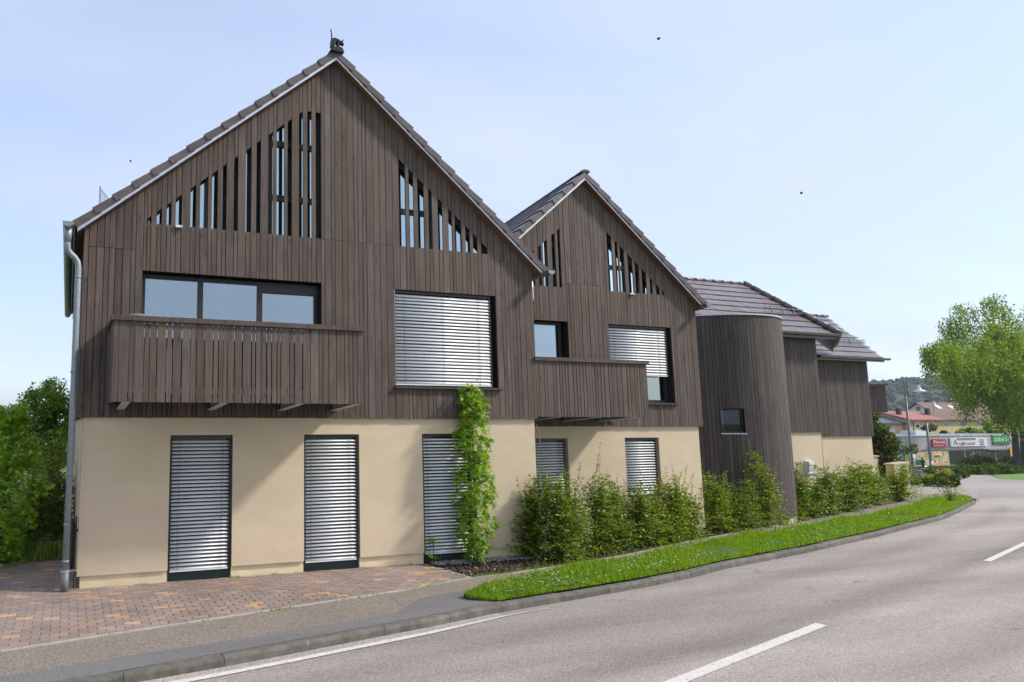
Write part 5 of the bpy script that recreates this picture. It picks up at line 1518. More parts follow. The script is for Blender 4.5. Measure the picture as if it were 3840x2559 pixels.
# ground cover below the row
shrub('weed_plant', 'small broad leaved weed in the bed in front of the shrubs', (4.75, -0.52, 0), 0.16, 0.13, 90, M['hornbeam_y'], 0.06, 'oval', cat='weed', stems=3, seed=50)
shrub('weed_plant', 'small pale weed at the edge of the bed right of the broad one', (5.35, -0.30, 0), 0.15, 0.12, 80, M['hornbeam_y'], 0.06, 'oval', cat='weed', stems=3, seed=51)
shrub('weed_plant', 'sapling growing in the pebbles in front of the third blind', (2.30, -0.06, 0), 0.44, 0.11, 36, M['gum'], 0.10, 'oval', cat='weed', stems=1, seed=52)
for k, (x, y) in enumerate(((12.9, 1.80), (13.6, 2.2), (14.3, 2.42))):
    shrub('weed_plant', ['low weeds at the front foot of the tower', 'low weeds at the right foot of the tower', 'low weeds between tower and dark shrub'][k], (x, y, gz(x, y)), 0.22, 0.26, 260, M['hornbeam_y'], 0.06, 'oval', cat='weed', stems=4, seed=60 + k)
shrub('weed_plant', 'dry wild flower clump standing in the far end of the verge', (24.6, 4.75, gz(24.6, 4.75)), 0.75, 0.55, 500, M['hornbeam'], 0.07, 'diamond', cat='weed', stems=9, seed=70, top=0.9)

def sweetgum(label, base, h, r, n, seed, lean=(0, 0), leaf=0.15, mat='gum'):
    rs = np.random.RandomState(seed); b = np.array(base, float)
    t = thing('sweetgum_tree', label, 'tree', base)
    mb = MB(); mb.tube([b + np.array([lean[0] * q, lean[1] * q, h * q]) for q in (0, .3, .6, .95)], [0.022, 0.018, 0.012, 0.004], 7)
    P, D, S = [], [], []
    for k in range(int(n / 5)):
        q = 0.03 + 0.96 * rs.rand() ** 0.95
        bump = 0.72 + 0.38 * math.sin(q * 17 + seed) * math.sin(q * 7.3 + 1)
        rad = r * min(1, (1 - q) * 3.4 + 0.25) * bump * math.sqrt(rs.rand()) + 0.02
        az = rs.rand() * 6.28
        c = b + np.array([lean[0] * q + math.cos(az) * rad, lean[1] * q + math.sin(az) * rad, h * q])
        out = np.array([math.cos(az), math.sin(az), 0.0])
        if rs.rand() < .25: mb.tube([b + np.array([lean[0] * q, lean[1] * q, h * q - 0.1]), c], [0.005, 0.002], 3)
        for i in range(5):
            P.append(c + rs.normal(0, 0.045, 3)); D.append(out * 0.8 + rs.normal(0, 0.5, 3) + np.array([0, 0, -0.55])); S.append(leaf * rs.uniform(0.55, 1.1))
    v, tr = leaves(np.array(P), np.array(D), np.array(S), 'star', roll=1.0)
    mesh_np('crown', v, tr, M[mat], t)['kind'] = 'stuff'
    mb.build('trunk', M['bark'], t)
    return t
sweetgum('slim columnar sweetgum with star shaped leaves in front of the third blind', (3.03, -0.20, 0.0), 2.98, 0.275, 1500, 4, (-0.02, 0.02), 0.15)
sweetgum('columnar sweetgum with star shaped leaves at the left edge of the forecourt', (-4.50, 2.35, 0.0), 2.62, 0.62, 3400, 9, (0.12, 0.0), 0.14, 'gum_bright')

def leafy_tree(name, label, base, h, blobs, n, mat, leaf, trunk_r, seed, cat='tree', group=None, droop=0.0, hang=0.0, limbs=9, kind='diamond', trunk2=None):
    """tapered trunk, limbs to every leaf clump, and a crown of single leaves in uneven clumps"""
    rs = np.random.RandomState(seed); b = np.array(base, float)
    t = thing(name, label, cat, base, group)
    vol = np.array([q[3] * q[4] * q[5] for q in blobs]) ** (2 / 3); vol /= vol.sum()
    ncl = max(14, n // (160 if hang == 0 else 420))
    cen = []
    for i in rs.choice(len(blobs), ncl, p=vol):
        q = blobs[i]; d = rs.normal(0, 1, 3); d /= np.linalg.norm(d); w = rs.rand() ** 0.42
        cen.append(np.array(q[:3]) + d * w * np.array(q[3:6]))
    cen = np.array(cen)
    rcl = (np.mean([q[3] for q in blobs]) * (0.30 if hang == 0 else 0.20)) * (0.5 + 0.8 * rs.rand(ncl))
    mb = MB()
    topz = max(q[2] + q[5] * 0.5 for q in blobs)
    roots = [b] + ([np.array(trunk2, float)] if trunk2 else [])
    for rt in roots:
        mb.tube([rt + np.array([0, 0, -0.4]), rt + np.array([0.02 * h, 0, h * 0.2]), rt + np.array([0.0, 0.01 * h, h * 0.42]), rt * 0.6 + np.array([cen[:, 0].mean(), cen[:, 1].mean(), 0]) * 0.4 - np.array([0, 0, rt[2] * 0.6 - rt[2]]) + np.array([0, 0, h * 0.66])],
                [trunk_r * 1.15, trunk_r * 0.9, trunk_r * 0.6, trunk_r * 0.2], 9)
    for i in rs.choice(ncl, min(limbs * 2, ncl), replace=False):
        q = rs.uniform(0.22, 0.5); p0 = roots[i % len(roots)] + np.array([0, 0, h * q]); c = cen[i]
        m_ = (p0 + c) / 2 + np.array([0, 0, 0.08 * h * rs.rand()])
        mb.tube([p0, m_, c], [trunk_r * 0.36, trunk_r * 0.2, trunk_r * 0.04], 6)
    mb.build('trunk', M['bark'], t)
    per = n // ncl
    P, D = [], []
    for c, rc in zip(cen, rcl):
        if hang > 0:
            k = 0
            while k < per:
                d = rs.normal(0, 1, 3); d /= np.linalg.norm(d)
                p0 = c + d * rc * np.array([1, 1, 0.7]) * rs.rand() ** 0.5; L_ = hang * rs.uniform(0.4, 1.3); m = 9
                sway = rs.normal(0, 0.12, 2)
                for i in range(m):
                    w = i / m
                    P.append(p0 + np.array([sway[0] * L_ * w, sway[1] * L_ * w, -L_ * w]) + rs.normal(0, leaf * 0.5, 3)); D.append(rs.normal(0, .6, 3) + np.array([0, 0, -0.9])); k += 1
        else:
            d = rs.normal(0, 1, (per, 3)); d /= np.linalg.norm(d, axis=1, keepdims=True)
            w = rs.rand(per, 1) ** 0.4
            P += list(c + d * w * rc * np.array([1.15, 1.15, 0.8])); D += list(d * 0.7 + rs.normal(0, .6, (per, 3)) + np.array([0, 0, -0.2 - droop]))
    P, D = np.array(P), np.array(D)
    v, tr = leaves(P, D, leaf * (0.6 + 0.8 * rs.rand(len(P))), kind, roll=1.2)
    mesh_np('crown', v, tr, mat, t)['kind'] = 'stuff'
    return t

# left side: trees behind the forecourt
leafy_tree('broadleaf_tree', 'tall dark green broadleaf tree behind the downpipe', (-3.9, 9.6, 0), 3.9,
           [(-3.95, 9.6, 2.85, 0.75, 0.8, 0.85), (-4.5, 9.4, 2.3, 0.75, 0.8, 0.7), (-3.5, 9.3, 2.1, 0.7, 0.8, 0.9), (-4.4, 9.2, 1.5, 0.8, 0.8, 0.7)], 15000, M['dark_leaf'], 0.085, 0.09, 3, limbs=12)
leafy_tree('broadleaf_tree', 'distant round tree peeking out at the far left edge', (-7.6, 14, 0), 3.0, [(-7.4, 14, 2.0, 1.3, 1.2, 0.95), (-6.4, 13.5, 1.6, 0.9, 0.9, 0.8)], 5000, M['dark_leaf'], 0.10, 0.1, 5)
for k, (x, y, h_, r_, mt, lb) in enumerate(((-4.05, 3.6, 1.7, 0.55, 'hornbeam', 'dark leafy shrub between the left sweetgum and the downpipe'), (-3.62, 4.3, 1.75, 0.55, 'hornbeam', 'dark leafy shrub close behind the downpipe'),
                                            (-3.9, 5.2, 2.2, 0.7, 'hornbeam_y', 'pale flowering shrub above the dark shrubs left of the house'), (-4.9, 4.6, 1.8, 0.7, 'hornbeam', 'dark shrub behind the left sweetgum'),
                                            (-5.6, 3.6, 1.6, 0.6, 'hornbeam', 'shrub at the far left edge behind the sweetgum'))):
    shrub('garden_shrub', lb, (x, y, 0), h_, r_, 4200, M[mt], 0.075, group='garden shrubs left of the house', seed=80 + k, stems=6, top=0.35)
pts, w = scatter([(-9, 2.36), (-3.35, 2.36)], [(-9, 3.4), (-3.35, 3.4)], 2600, 0)
v, t = blades(pts, 0 * pts[:, 0] - 0.01, 0.12 + 0.2 * nrs.rand(len(pts)), 0.02, 0.6)
tag(mesh_np('undergrowth', v, t, M['dark_leaf']), 'dark undergrowth below the shrubs left of the house', 'undergrowth', kind='stuff')

# right: big drooping tree, copper bush, low shrubs and hedges
leafy_tree('birch_tree', 'large drooping light green tree with two trunks at the right edge', (107.3, 42.0, gz(107, 42)), 24,
           [(105.5, 42, 13.0, 6.5, 6, 5.2), (98.0, 41, 10.6, 5.5, 5, 2.8), (94.3, 40.5, 10.6, 3.2, 3, 1.7), (105.5, 41.5, 6.6, 4.5, 5, 3.2), (101.0, 41, 8.2, 4.0, 4, 2.2), (111, 42, 9.0, 7, 6, 6.5), (117, 43, 11, 8, 7, 8)], 96000, M['birch'], 0.25, 0.34, 12, hang=3.2, limbs=16, trunk2=(110.0, 42.5, gz(110, 42)))
leafy_tree('copper_bush', 'tall bush with copper tinged leaves at the end of the timber house', (27.9, 9.0, gz(27.9, 9)), 3.9,
           [(27.9, 9.0, 1.9, 0.95, 0.9, 1.1), (28.5, 9.2, 1.0, 0.9, 0.8, 1.1), (27.4, 8.9, 2.7, 0.6, 0.6, 0.8), (28.4, 9.1, 2.0, 0.7, 0.6, 0.7), (28.2, 9.0, 0.2, 0.9, 0.8, 0.7)], 7000, M['copper'], 0.17, 0.07, 14, cat='bush')
leafy_tree('sapling', 'thin leafy sapling beside the lamp post', (44.9, 17.5, gz(44.9, 17.5)), 2.6, [(45.0, 17.5, 0.75, .45, .4, .38)], 260, M['copper'], 0.16, 0.015, 15)

def low_shrub(name, label, x, y, rx, ry, h_, n, mat, leaf, seed, group=None, g=None):
    g = gz(x, y) if g is None else g
    rs = np.random.RandomState(seed)
    bl = []
    for k in range(7):
        a = rs.rand() * 6.28; q = rs.rand() ** .5
        bl.append((x + math.cos(a) * rx * .6 * q, y + math.sin(a) * ry * .6 * q, g + h_ * rs.uniform(.22, .5), rx * .5, ry * .5, h_ * .45))
    return leafy_tree(name, label, (x, y, g), h_ * 0.8, bl, n, mat, leaf, 0.03 * h_ + .01, seed, cat='shrub', group=group, limbs=6)
low_shrub('low_shrub', 'rounded low shrub at the corner of the paved footway', 38.4, 12.4, 1.45, 0.9, 0.72, 4200, M['shrub_leaf'], 0.10, 21)
low_shrub('low_shrub', 'bright green shrub behind the rounded corner shrub', 44.2, 15.6, 1.25, 0.9, 0.95, 3000, M['hornbeam_y'], 0.13, 22)
low_shrub('low_shrub', 'spreading low shrub beside the foot of the lamp post', 38.5, 13.9, 0.9, 0.7, 0.42, 2200, M['shrub_leaf'], 0.10, 23)
low_shrub('low_shrub', 'feathery shrub behind the dark street cabinet', 52.8, 20.4, 1.4, 1.2, 0.95, 2600, M['shrub_leaf'], 0.15, 24)
def hedge_row(name, label, x0, x1, y0, y1, h_, n, seed):
    """clipped hedge: leaf shell over an irregular bolster, with its own stems"""
    rs = np.random.RandomState(seed); xm, ym = (x0 + x1) / 2, (y0 + y1) / 2; g = gz(xm, ym)
    t = thing(name, label, 'hedge', (xm, ym, g))
    u = rs.rand(n); a = rs.rand(n) * np.pi
    w = (y1 - y0) / 2
    xs = x0 + (x1 - x0) * u + rs.normal(0, .15, n); rr = (0.82 + 0.18 * np.sin(xs * 0.9) + 0.1 * np.sin(xs * 2.3)) * (0.75 + 0.25 * rs.rand(n))
    endf = np.clip(np.minimum(u, 1 - u) * 9, 0.25, 1) ** .5
    ys = ym + np.cos(a) * w * rr * endf; zs = np.maximum(np.sin(a), 0.04) * h_ * rr * endf
    P = np.column_stack([xs, ys, gz_np(xs, ys) - 0.1 + zs]); D = np.column_stack([np.cos(a) * 0 + rs.normal(0, .6, n), np.cos(a) + rs.normal(0, .5, n), np.sin(a) + rs.normal(0, .4, n)])
    v, tr = leaves(P, D, 0.30 * (0.6 + 0.8 * rs.rand(n)), 'diamond', 1.3)
    mesh_np('foliage', v, tr, M['shrub_leaf'], t)['kind'] = 'stuff'
    mb = MB()
    for k in range(14):
        q = x0 + (x1 - x0) * (k + .5) / 14; mb.tube([(q, ym, gz(q, ym) - .15), (q + rs.normal(0, .2), ym, gz(q, ym) + h_ * .7)], [0.05, 0.02], 5)
    mb.build('stem', M['twig'], t)
hedge_row('clipped_hedge', 'long clipped hedge along the far side of the junction, front row', 91.5, 118, 38.2, 42.0, 1.15, 16000, 31)
hedge_row('clipped_hedge', 'second clipped hedge rising behind the front hedge below the tree', 102, 124, 43.5, 47.0, 2.0, 12000, 32)
# shrubs and trees between shop and houses
for k, (x, y, rx, h_, mt, lb) in enumerate(((140.7, 69, 3.6, 9.6, 'shrub_leaf', 'rounded bush behind the shop roof, left of the others'), (145.5, 69, 3.4, 8.6, 'shrub_leaf', 'low bush behind the middle of the shop roof'), (149.3, 69, 3.4, 9.4, 'dark_leaf', 'dark bush behind the shop below the shuttered windows'),
                                            (153.5, 69.5, 3.8, 10.2, 'dark_leaf', 'dark tall bush behind the shop near the big tree'), (158.5, 70, 4, 10.4, 'birch', 'yellow green tree right behind the shop'), (134.0, 68, 5, 6.6, 'birch', 'flat light green hedge above the left shop roof'))):
    low_shrub('garden_bush', lb, x, y, rx, 3.0, h_, 4200, M[mt], 0.45, 40 + k, 'garden bushes behind the shop')

# ================================================================== SMALL THINGS ON THE HOUSES
# cat figure on the ridge
def skin_mesh(name, verts, edges, radii, mat, parent, origin, sub=2, root=0, matf=None, mats=None):
    me = bpy.data.meshes.new(name + '_cage')
    me.from_pydata([tuple(q) for q in verts], edges, [])
    o = bpy.data.objects.new(name + '_cage', me)
    COL.objects.link(o)
    sk = o.modifiers.new('skin', 'SKIN')
    sv = me.skin_vertices[0].data
    for i, q in enumerate(radii): sv[i].radius = (q, q) if not isinstance(q, tuple) else q
    sv[root].use_root = True
    ss_ = o.modifiers.new('sub', 'SUBSURF'); ss_.levels = sub; ss_.render_levels = sub
    dg = bpy.context.evaluated_depsgraph_get(); dg.update()
    m2 = bpy.data.meshes.new_from_object(o.evaluated_get(dg))
    v_ = [tuple(q.co) for q in m2.vertices]; f_ = [tuple(p.vertices) for p in m2.polygons]
    bpy.data.objects.remove(o); bpy.data.meshes.remove(m2); bpy.data.meshes.remove(me)
    mb = MB()
    if matf:
        for p in f_:
            c = sum((Vector(v_[i]) for i in p), Vector()) / len(p)
            mb.f.append(p); mb.m.append(matf(c))
        mb.v = v_
        return mb.build(name, mats, parent, origin, smooth=True)
    mb.add(v_, f_)
    return mb.build(name, mat, parent, origin, smooth=True)
cat = thing('cat_figure', 'dark clay cat with arched back and raised tail on the larger gable', 'figurine', (0.60, -0.10, 8.57))
cx, cy, cz = 0.60, -0.10, 8.645
k_ = 1.12
def cp(a, b, c): return (cx + a * k_, cy + b * k_, cz + c * k_)
cv = [cp(-.050, 0, .095), cp(-.020, 0, .150), cp(.030, 0, .160), cp(.068, -.02, .130), cp(.088, -.035, .090), cp(-.065, .025, .045), cp(-.055, .025, .0), cp(.030, -.03, .075), cp(.030, -.035, .0),
      cp(-.062, 0, .170), cp(-.066, 0, .250), cp(-.082, 0, .330), cp(.098, -.045, .062), cp(-.06, -.03, .045), cp(-.05, -.03, .0), cp(.045, .03, .075), cp(.045, .03, .0)]
ce = [(0, 1), (1, 2), (2, 3), (3, 4), (0, 5), (5, 6), (2, 7), (7, 8), (0, 9), (9, 10), (10, 11), (4, 12), (0, 13), (13, 14), (2, 15), (15, 16)]
cr = [.058, .056, .052, .040, .046, .032, .022, .026, .020, .022, .016, .015, .024, .032, .022, .026, .020]
skin_mesh('body', cv, ce, cr, M['bronze'], cat, (cx, cy, cz), 2)
for s_ in (-1, 1):
    e0 = cp(.085, -.035 + s_ * .026, .125)
    MB().add([(e0[0] - .014, e0[1] - .016, e0[2]), (e0[0] + .016, e0[1] - .004, e0[2]), (e0[0] - .004, e0[1] + .016, e0[2]), (e0[0] + .012, e0[1] + s_ * .010, e0[2] + .048)], [(0, 1, 3), (1, 2, 3), (2, 0, 3), (0, 2, 1)]).build('ear', M['bronze'], cat)
mb = MB(); mb.prism([(cx - .115, cy - .10, cz - .075), (cx + .115, cy - .10, cz - .075), (cx + .080, cy - .10, cz + .006), (cx - .080, cy - .10, cz + .006)], (0, .24, 0)); mb.build('saddle_base', M['bronze'], cat)

# small lamps / sensors under the gable glazing
def sensor(label, p):
    t = thing('wall_sensor', label, 'sensor', p)
    x, y, z = p
    MB().box(x - .05, x + .05, y - .035, y - 0.004, z, z + .035).build('housing', M['white'], t)
    MB().tube([(x + .035, y - .055, z + .0), (x + .035, y - .03, z + .0)], 0.018, 10).build('lens', M['rail'], t)
sensor('small white sensor below the left gable slots of the larger house', (-1.99, 0.0, 5.30))
sensor('small white sensor below the right gable slots of the second house', (7.80, 1.0, 5.03))
# snow guard ends and hooks seen above the larger roof
t = thing('snow_fence', 'thin wire snow guard end standing up above the left roof slope', 'snow guard', (-3.1, 0.15, 5.55))
mb = MB()
for k in range(9): mb.tube([(-3.16 + k * .02, 0.2, 5.52 + k * .012), (-3.16 + k * .02, 0.2, 5.86 - k * .024)], 0.004, 4)
mb.tube([(-3.16, .2, 5.86), (-3.0, .2, 5.67)], 0.006, 4); mb.tube([(-3.17, .2, 5.5), (-3.17, .2, 5.90)], 0.01, 5); mb.build('grid', M['rail'], t)
t = thing('snow_fence', 'wire snow guard end above the right roof slope near the second gable', 'snow guard', (4.25, 0.2, 5.4))
mb = MB()
for k in range(5): mb.tube([(4.16 + k * .035, 0.2, 5.40 - k * .03), (4.27 + k * .02, 0.2, 5.52 - k * .03)], 0.005, 4)
mb.tube([(4.15, .2, 5.43), (4.29, .2, 5.545)], 0.006, 4); mb.build('grid', M['rail'], t)
# lid on the balcony, garden hose on the left flank
t = thing('grill_lid', 'dark shallow round lid just above the balcony rail', 'lid', (-2.63, -0.70, 3.66))
MB().lathe([(0.0, .155), (.09, .148), (.16, .128), (.19, .10), (.19, .09), (0, .09)], (-2.63, -0.70, 3.66), 20).build('lid', M['plastic_grey'], t, smooth=True)
MB().box(-2.66, -2.60, -0.72, -0.68, 3.66 - 0.9, 3.75).build('stand', M['plastic_grey'], t)
t = thing('hose_coil', 'dark hose coil hanging on the house flank beside the downpipe', 'hose', (-3.36, 0.10, 0.35))
for k in range(6):
    r_ = 0.17 + 0.012 * k; x = -3.325 - 0.012 * k
    MB().tube([(x, 0.22 + 0.45 * r_ * math.cos(a), 0.58 + 1.55 * r_ * math.sin(a)) for a in np.linspace(0, 2 * math.pi, 25)], 0.010, 6, cap=False).build('coil', M['hose'], t)
MB().box(-3.34, -3.30, 0.2, 0.24, 0.76, 0.80).build('hook', M['cord'], t)
# little box on the far render
t = thing('meter_box', 'small grey box on the beige wall behind the shrubs', 'box', (17.0, 4.0, 0.75))
MB().box(16.86, 17.14, 3.96, 4.049, 0.85, 1.22).build('box', M['white'], t)
MB().box(16.865, 16.93, 3.95, 3.962, 0.9, 1.2).build('door_strip', M['plastic_grey'], t)
# loose wire at the corner of the larger house
t = thing('wall_cable', 'thin pale cable hanging at the right corner of the larger house', 'cable', (4.52, 0.1, 0.9))
MB().tube([(4.50, 0.04, 2.28), (4.53, 0.02, 2.15), (4.55, 0.02, 2.05), (4.53, 0.03, 1.9), (4.50, 0.045, 1.82), (4.51, 0.04, 1.4), (4.55, 0.02, 1.25)], 0.006, 6).build('wire', M['edging'], t)

# garden wall by the end wing
gw = gz(26, 6.9)
t = thing('garden_wall', 'low beige garden wall with coping beyond the end wing', 'wall', (25.6, 6.9, gw))
MB().prism([(24.55, 6.30, gw - .3), (26.5, 6.98, gw - .3), (26.42, 7.2, gw - .3), (24.47, 6.52, gw - .3)], (0, 0, 0.82 - gw + .3)).build('wall', M['garden_wall'], t)
MB().prism([(24.50, 6.25, .82), (26.56, 6.97, .82), (26.46, 7.25, .82), (24.42, 6.55, .82)], (0, 0, .05)).build('coping', M['coping'], t)
t = thing('garden_wall', 'short raised wall piece with coping left of the garden wall', 'wall', (25.3, 8.3, gw))
MB().box(24.9, 26.35, 7.9, 8.15, gw - .3, 1.02).build('wall', M['garden_wall'], t)
MB().box(24.85, 26.4, 7.86, 8.19, 1.02, 1.07).build('coping', M['coping'], t)

# ================================================================== STREET FURNITURE
# lamp post with curved arm
lx, ly = 49.83, 20.16; lg = gz(lx, ly)
t = thing('street_lamp', 'blue grey street lamp with curved arm and enamel shade', 'lamp post', (lx, ly, lg))
side = Vector((math.cos(R(-60)), math.sin(R(-60)), 0)); side = Vector((0.515, -0.857, 0)).normalized()
pl_ = MB().tube([(lx, ly, lg - .1), (lx, ly, lg + 1.2), (lx, ly, lg + 1.25), (lx, ly, 5.05)], [0.10, 0.10, 0.075, 0.06], 12).build('pole', M['lamp_metal'], t, smooth=True)
MB().lathe([(0, .09), (.05, .06), (.06, .0)], (lx, ly, 5.05), 10).build('pole_cap', M['lamp_metal'], t)
b0 = Vector((lx, ly, 0)) + side * 0.12
arm = [b0 + Vector((0, 0, 4.2)), b0 + Vector((0, 0, 4.9))]
for k in range(13):
    a = math.pi - math.pi * k / 12; c_ = b0 + side * 0.30 + Vector((0, 0, 4.95)); arm.append(c_ + side * 0.30 * math.cos(a) + Vector((0, 0, 0.42 * math.sin(a))))
arm.append(arm[-1] + Vector((0, 0, -0.25)))
MB().tube(arm, 0.03, 8).build('arm', M['lamp_metal'], t, smooth=True)
e_ = arm[-1]
MB().lathe([(0.03, .16), (.07, .10), (.085, -.05), (.12, -.12), (.22, -.20), (.36, -.27), (.36, -.285), (.30, -.27), (.1, -.15), (0, -.14)], e_, 20).build('lamp_shade', M['lamp_shade'], t, smooth=True)
MB().lathe([(0, -.36), (.12, -.345), (.20, -.30), (.22, -.27)], e_, 16).build('diffuser', M['white'], t, smooth=True)
MB().box(lx - .10, lx + .12, ly - .13, ly - .105, lg + 1.45, lg + 1.75).build('notice_plate', M['sign_white'], t)
# plain pole
px_, py_ = 66.08, 28.11; pg = gz(px_, py_)
t = thing('steel_pole', 'plain blue grey steel pole right of the street lamp', 'pole', (px_, py_, pg))
MB().tube([(px_, py_, pg - .1), (px_, py_, 2.32)], 0.085, 12).build('pole', M['lamp_metal'], t, smooth=True)
MB().lathe([(0, .03), (.07, .02), (.085, 0)], (px_, py_, 2.32), 12).build('pole_cap', M['lamp_metal'], t)
MB().box(px_ - .1, px_ + .06, py_ - .12, py_ - .09, pg + 1.0, pg + 1.28).build('label_plate', M['sign_white'], t)
# cabinet
bx, by = 56.3, 23.3; bg = gz(bx, by)
t = thing('street_cabinet', 'dark grey green street cabinet beside the steel pole', 'cabinet', (bx, by, bg))
MB().box(bx - .5, bx + .5, by - .2, by + .2, bg + .08, bg + .52).build('body', M['plastic_grey'], t)
MB().box(bx - .53, bx + .53, by - .23, by + .23, bg + .52, bg + .55).build('lid', M['plastic_grey'], t)
for s_ in (-1, 1): MB().box(bx + s_ * .42 - .04, bx + s_ * .42 + .04, by - .15, by + .15, bg - .1, bg + .08).build('leg', M['plastic_grey'], t)
# hoop stands
def hoop(label, x, y, w, h_):
    g = gz(x, y); t = thing('cycle_stand', label, 'bike rack', (x, y, g), 'metal hoop stands by the cabinet')
    pts_ = [(x - w, y, g - .1), (x - w, y, g + h_ - w)] + [(x + w * math.cos(a), y, g + h_ - w + w * math.sin(a)) for a in np.linspace(math.pi, 0, 9)] + [(x + w, y, g - .1)]
    MB().tube(pts_, 0.035, 8).build('hoop', M['metal'], t, smooth=True)
    MB().tube([(x - w, y, g + .35), (x + w, y, g + .35)], 0.022, 6).build('cross_bar', M['metal'], t)
hoop('steel hoop stand behind the street cabinet', 64.7, 27.7, 0.26, 0.85)
hoop('steel hoop stand right of the steel pole', 61.9, 25.4, 0.09, 0.55)

# person walking past the shop
pgx, pgy = 104.1, 50.0; pz = gz(pgx, pgy) + 0.0
t = thing('person', 'person in dark shirt and trousers walking past the shop poster', 'person', (pgx, pgy, pz))
def V3(a, b, c): return (pgx + a, pgy + b, pz + c)
pv = [V3(0, 0, .98), V3(0, 0, 1.15), V3(0, 0, 1.38), V3(0, 0, 1.52), V3(-.02, 0, 1.60), V3(-.03, 0, 1.72),
      V3(-.06, -.10, .92), V3(-.10, -.10, .50), V3(-.24, -.10, .08), V3(-.34, -.10, .04),
      V3(.02, .10, .92), V3(.14, .10, .52), V3(.26, .10, .10), V3(.18, .10, .04),
      V3(0, -.20, 1.42), V3(-.08, -.25, 1.15), V3(-.30, -.24, 1.02), V3(0, .20, 1.42), V3(.10, .24, 1.16), V3(.02, .25, .93)]
pe = [(0, 1), (1, 2), (2, 3), (3, 4), (4, 5), (0, 6), (6, 7), (7, 8), (8, 9), (0, 10), (10, 11), (11, 12), (12, 13), (2, 14), (14, 15), (15, 16), (2, 17), (17, 18), (18, 19)]
pr = [.15, .145, .155, .06, .075, .085, .09, .065, .045, .04, .09, .065, .045, .04, .06, .045, .035, .06, .045, .035]
def pm(c):
    z = c.z - pz
    if z > 1.49: return 2
    if z > 0.95 and not (z < 1.08 and abs(c.y - pgy) > .2): return 0
    if abs(c.y - pgy) > .2 and z > .85: return 2
    return 1
skin_mesh('body', pv, pe, pr, None, t, (pgx, pgy, pz), 2, 0, pm, [M['cloth_dark'], M['jeans'], M['skin']])
MB().lathe([(0, 1.83), (.06, 1.815), (.10, 1.76), (.105, 1.69), (.09, 1.64), (0, 1.66)], (pgx + .0, pgy, pz), 12).build('hair', M['cloth_dark'], t, smooth=True)

# birds
for k, (p, ang, lb) in enumerate((((44.4, 32.9, 35.85), 70, 'swift flying high above the second gable'), ((0.9, 49.1, 25.2), 10, 'tiny bird left of the larger gable'), ((56.8, 30.4, 22.4), 30, 'tiny bird above the end wing'))):
    t = thing('bird', lb, 'bird', p, 'birds in the sky'); s_ = (0.38, 0.17, 0.09)[k]; p = Vector(p); ca, sa = math.cos(R(ang)), math.sin(R(ang))
    q = lambda a, b, c: (p.x + (a * ca - b * sa) * s_, p.y + (a * sa + b * ca) * s_, p.z + c * s_)
    MB().tube([q(-.5, 0, 0), q(-.2, 0, .02), q(.2, 0, .02), q(.45, 0, 0)], [.02, .11, .10, .02], 8).build('body', M['bird'], t)
    for s2 in (-1, 1):
        MB().add([q(.2, s2 * .06, .04), q(.05, s2 * .5, .22), q(-.35, s2 * 1.05, .12), q(-.12, s2 * .45, .16), q(-.15, s2 * .06, .03), q(.0, s2 * .45, .12)], [(0, 1, 5, 4), (1, 2, 3, 5), (4, 3, 1, 0)]).build('wing', M['bird'], t)

# ================================================================== SHOP AND FAR HOUSES
def text_part(name, s_, x, y, z, size, mat, parent, align='LEFT', shear=0.0, width=None, rot=0.0):
    cu = bpy.data.curves.new(name, 'FONT'); cu.body = s_; cu.size = size; cu.extrude = 0.01; cu.shear = shear; cu.align_x = align; cu.resolution_u = 3
    o = bpy.data.objects.new(name, cu); COL.objects.link(o)
    dg = bpy.context.evaluated_depsgraph_get(); dg.update()
    m2 = bpy.data.meshes.new_from_object(o.evaluated_get(dg))
    v_ = [tuple(q.co) for q in m2.vertices]; f_ = [tuple(p.vertices) for p in m2.polygons]
    bpy.data.objects.remove(o); bpy.data.curves.remove(cu); bpy.data.meshes.remove(m2)
    k = 1.0
    if width:
        xs = [q[0] for q in v_]; k = width / (max(xs) - min(xs)); x0_ = min(xs)
        v_ = [((q[0] - x0_) * k, q[1], q[2]) for q in v_]
    c_, s2 = math.cos(rot), math.sin(rot)
    v_ = [(x + q[0] * c_ - q[1] * s2, y - q[2], z + q[0] * s2 + q[1] * c_) for q in v_]
    return MB().add(v_, f_).build(name, mat, parent)

SY = 54.0; sg = gz(118, SY) - 0.2
shop = thing('shop_building', 'flat roofed drinks shop with grey fascia and large poster at the junction', 'shop', (120, SY, sg))
SZ0, SZ1, SZT = -4.75, -1.40, 0.45
mb = MB(); holes_wall(mb, 107.2, 152, SZ0 - .6, SZ1, [(117.1, 131.6, -3.75, -1.45), (133, 138, -4.6, -1.6)], SY, 0.3)
mb.box(107.2, 107.5, SY + .31, SY + 14, SZ0 - .6, SZ1); mb.box(107.2, 152, SY + 14, SY + 14.3, SZ0 - 1, SZ1)
mb.build('wall', M['wall_grey'], shop)
MB().box(107.0, 152, SY - .25, SY + 14.5, SZ1, SZT).build('fascia', M['wall_grey'], shop)
MB().box(106.9, 152.1, SY - .3, SY + 14.6, SZT, SZT + .08).build('roof_edge', M['zinc'], shop)
MB().box(107.1, 117.05, SY - .06, SY - .002, SZ0 - .6, -3.72).build('red_plinth', M['red_base'], shop)
MB().box(117.06, 131.6, SY - .06, SY - .002, SZ0 - .6, -3.76).build('red_plinth', M['red_base'], shop)
MB().box(107.2, 152, SY + 4.0, SY + 4.1, SZ0 - .5, SZ1).build('interior_wall', M['shop_inside'], shop)
MB().box(107.5, 151.9, SY + .35, SY + 13.9, SZ0 - .6, SZ0 - .45).build('floor', M['shop_inside'], shop)
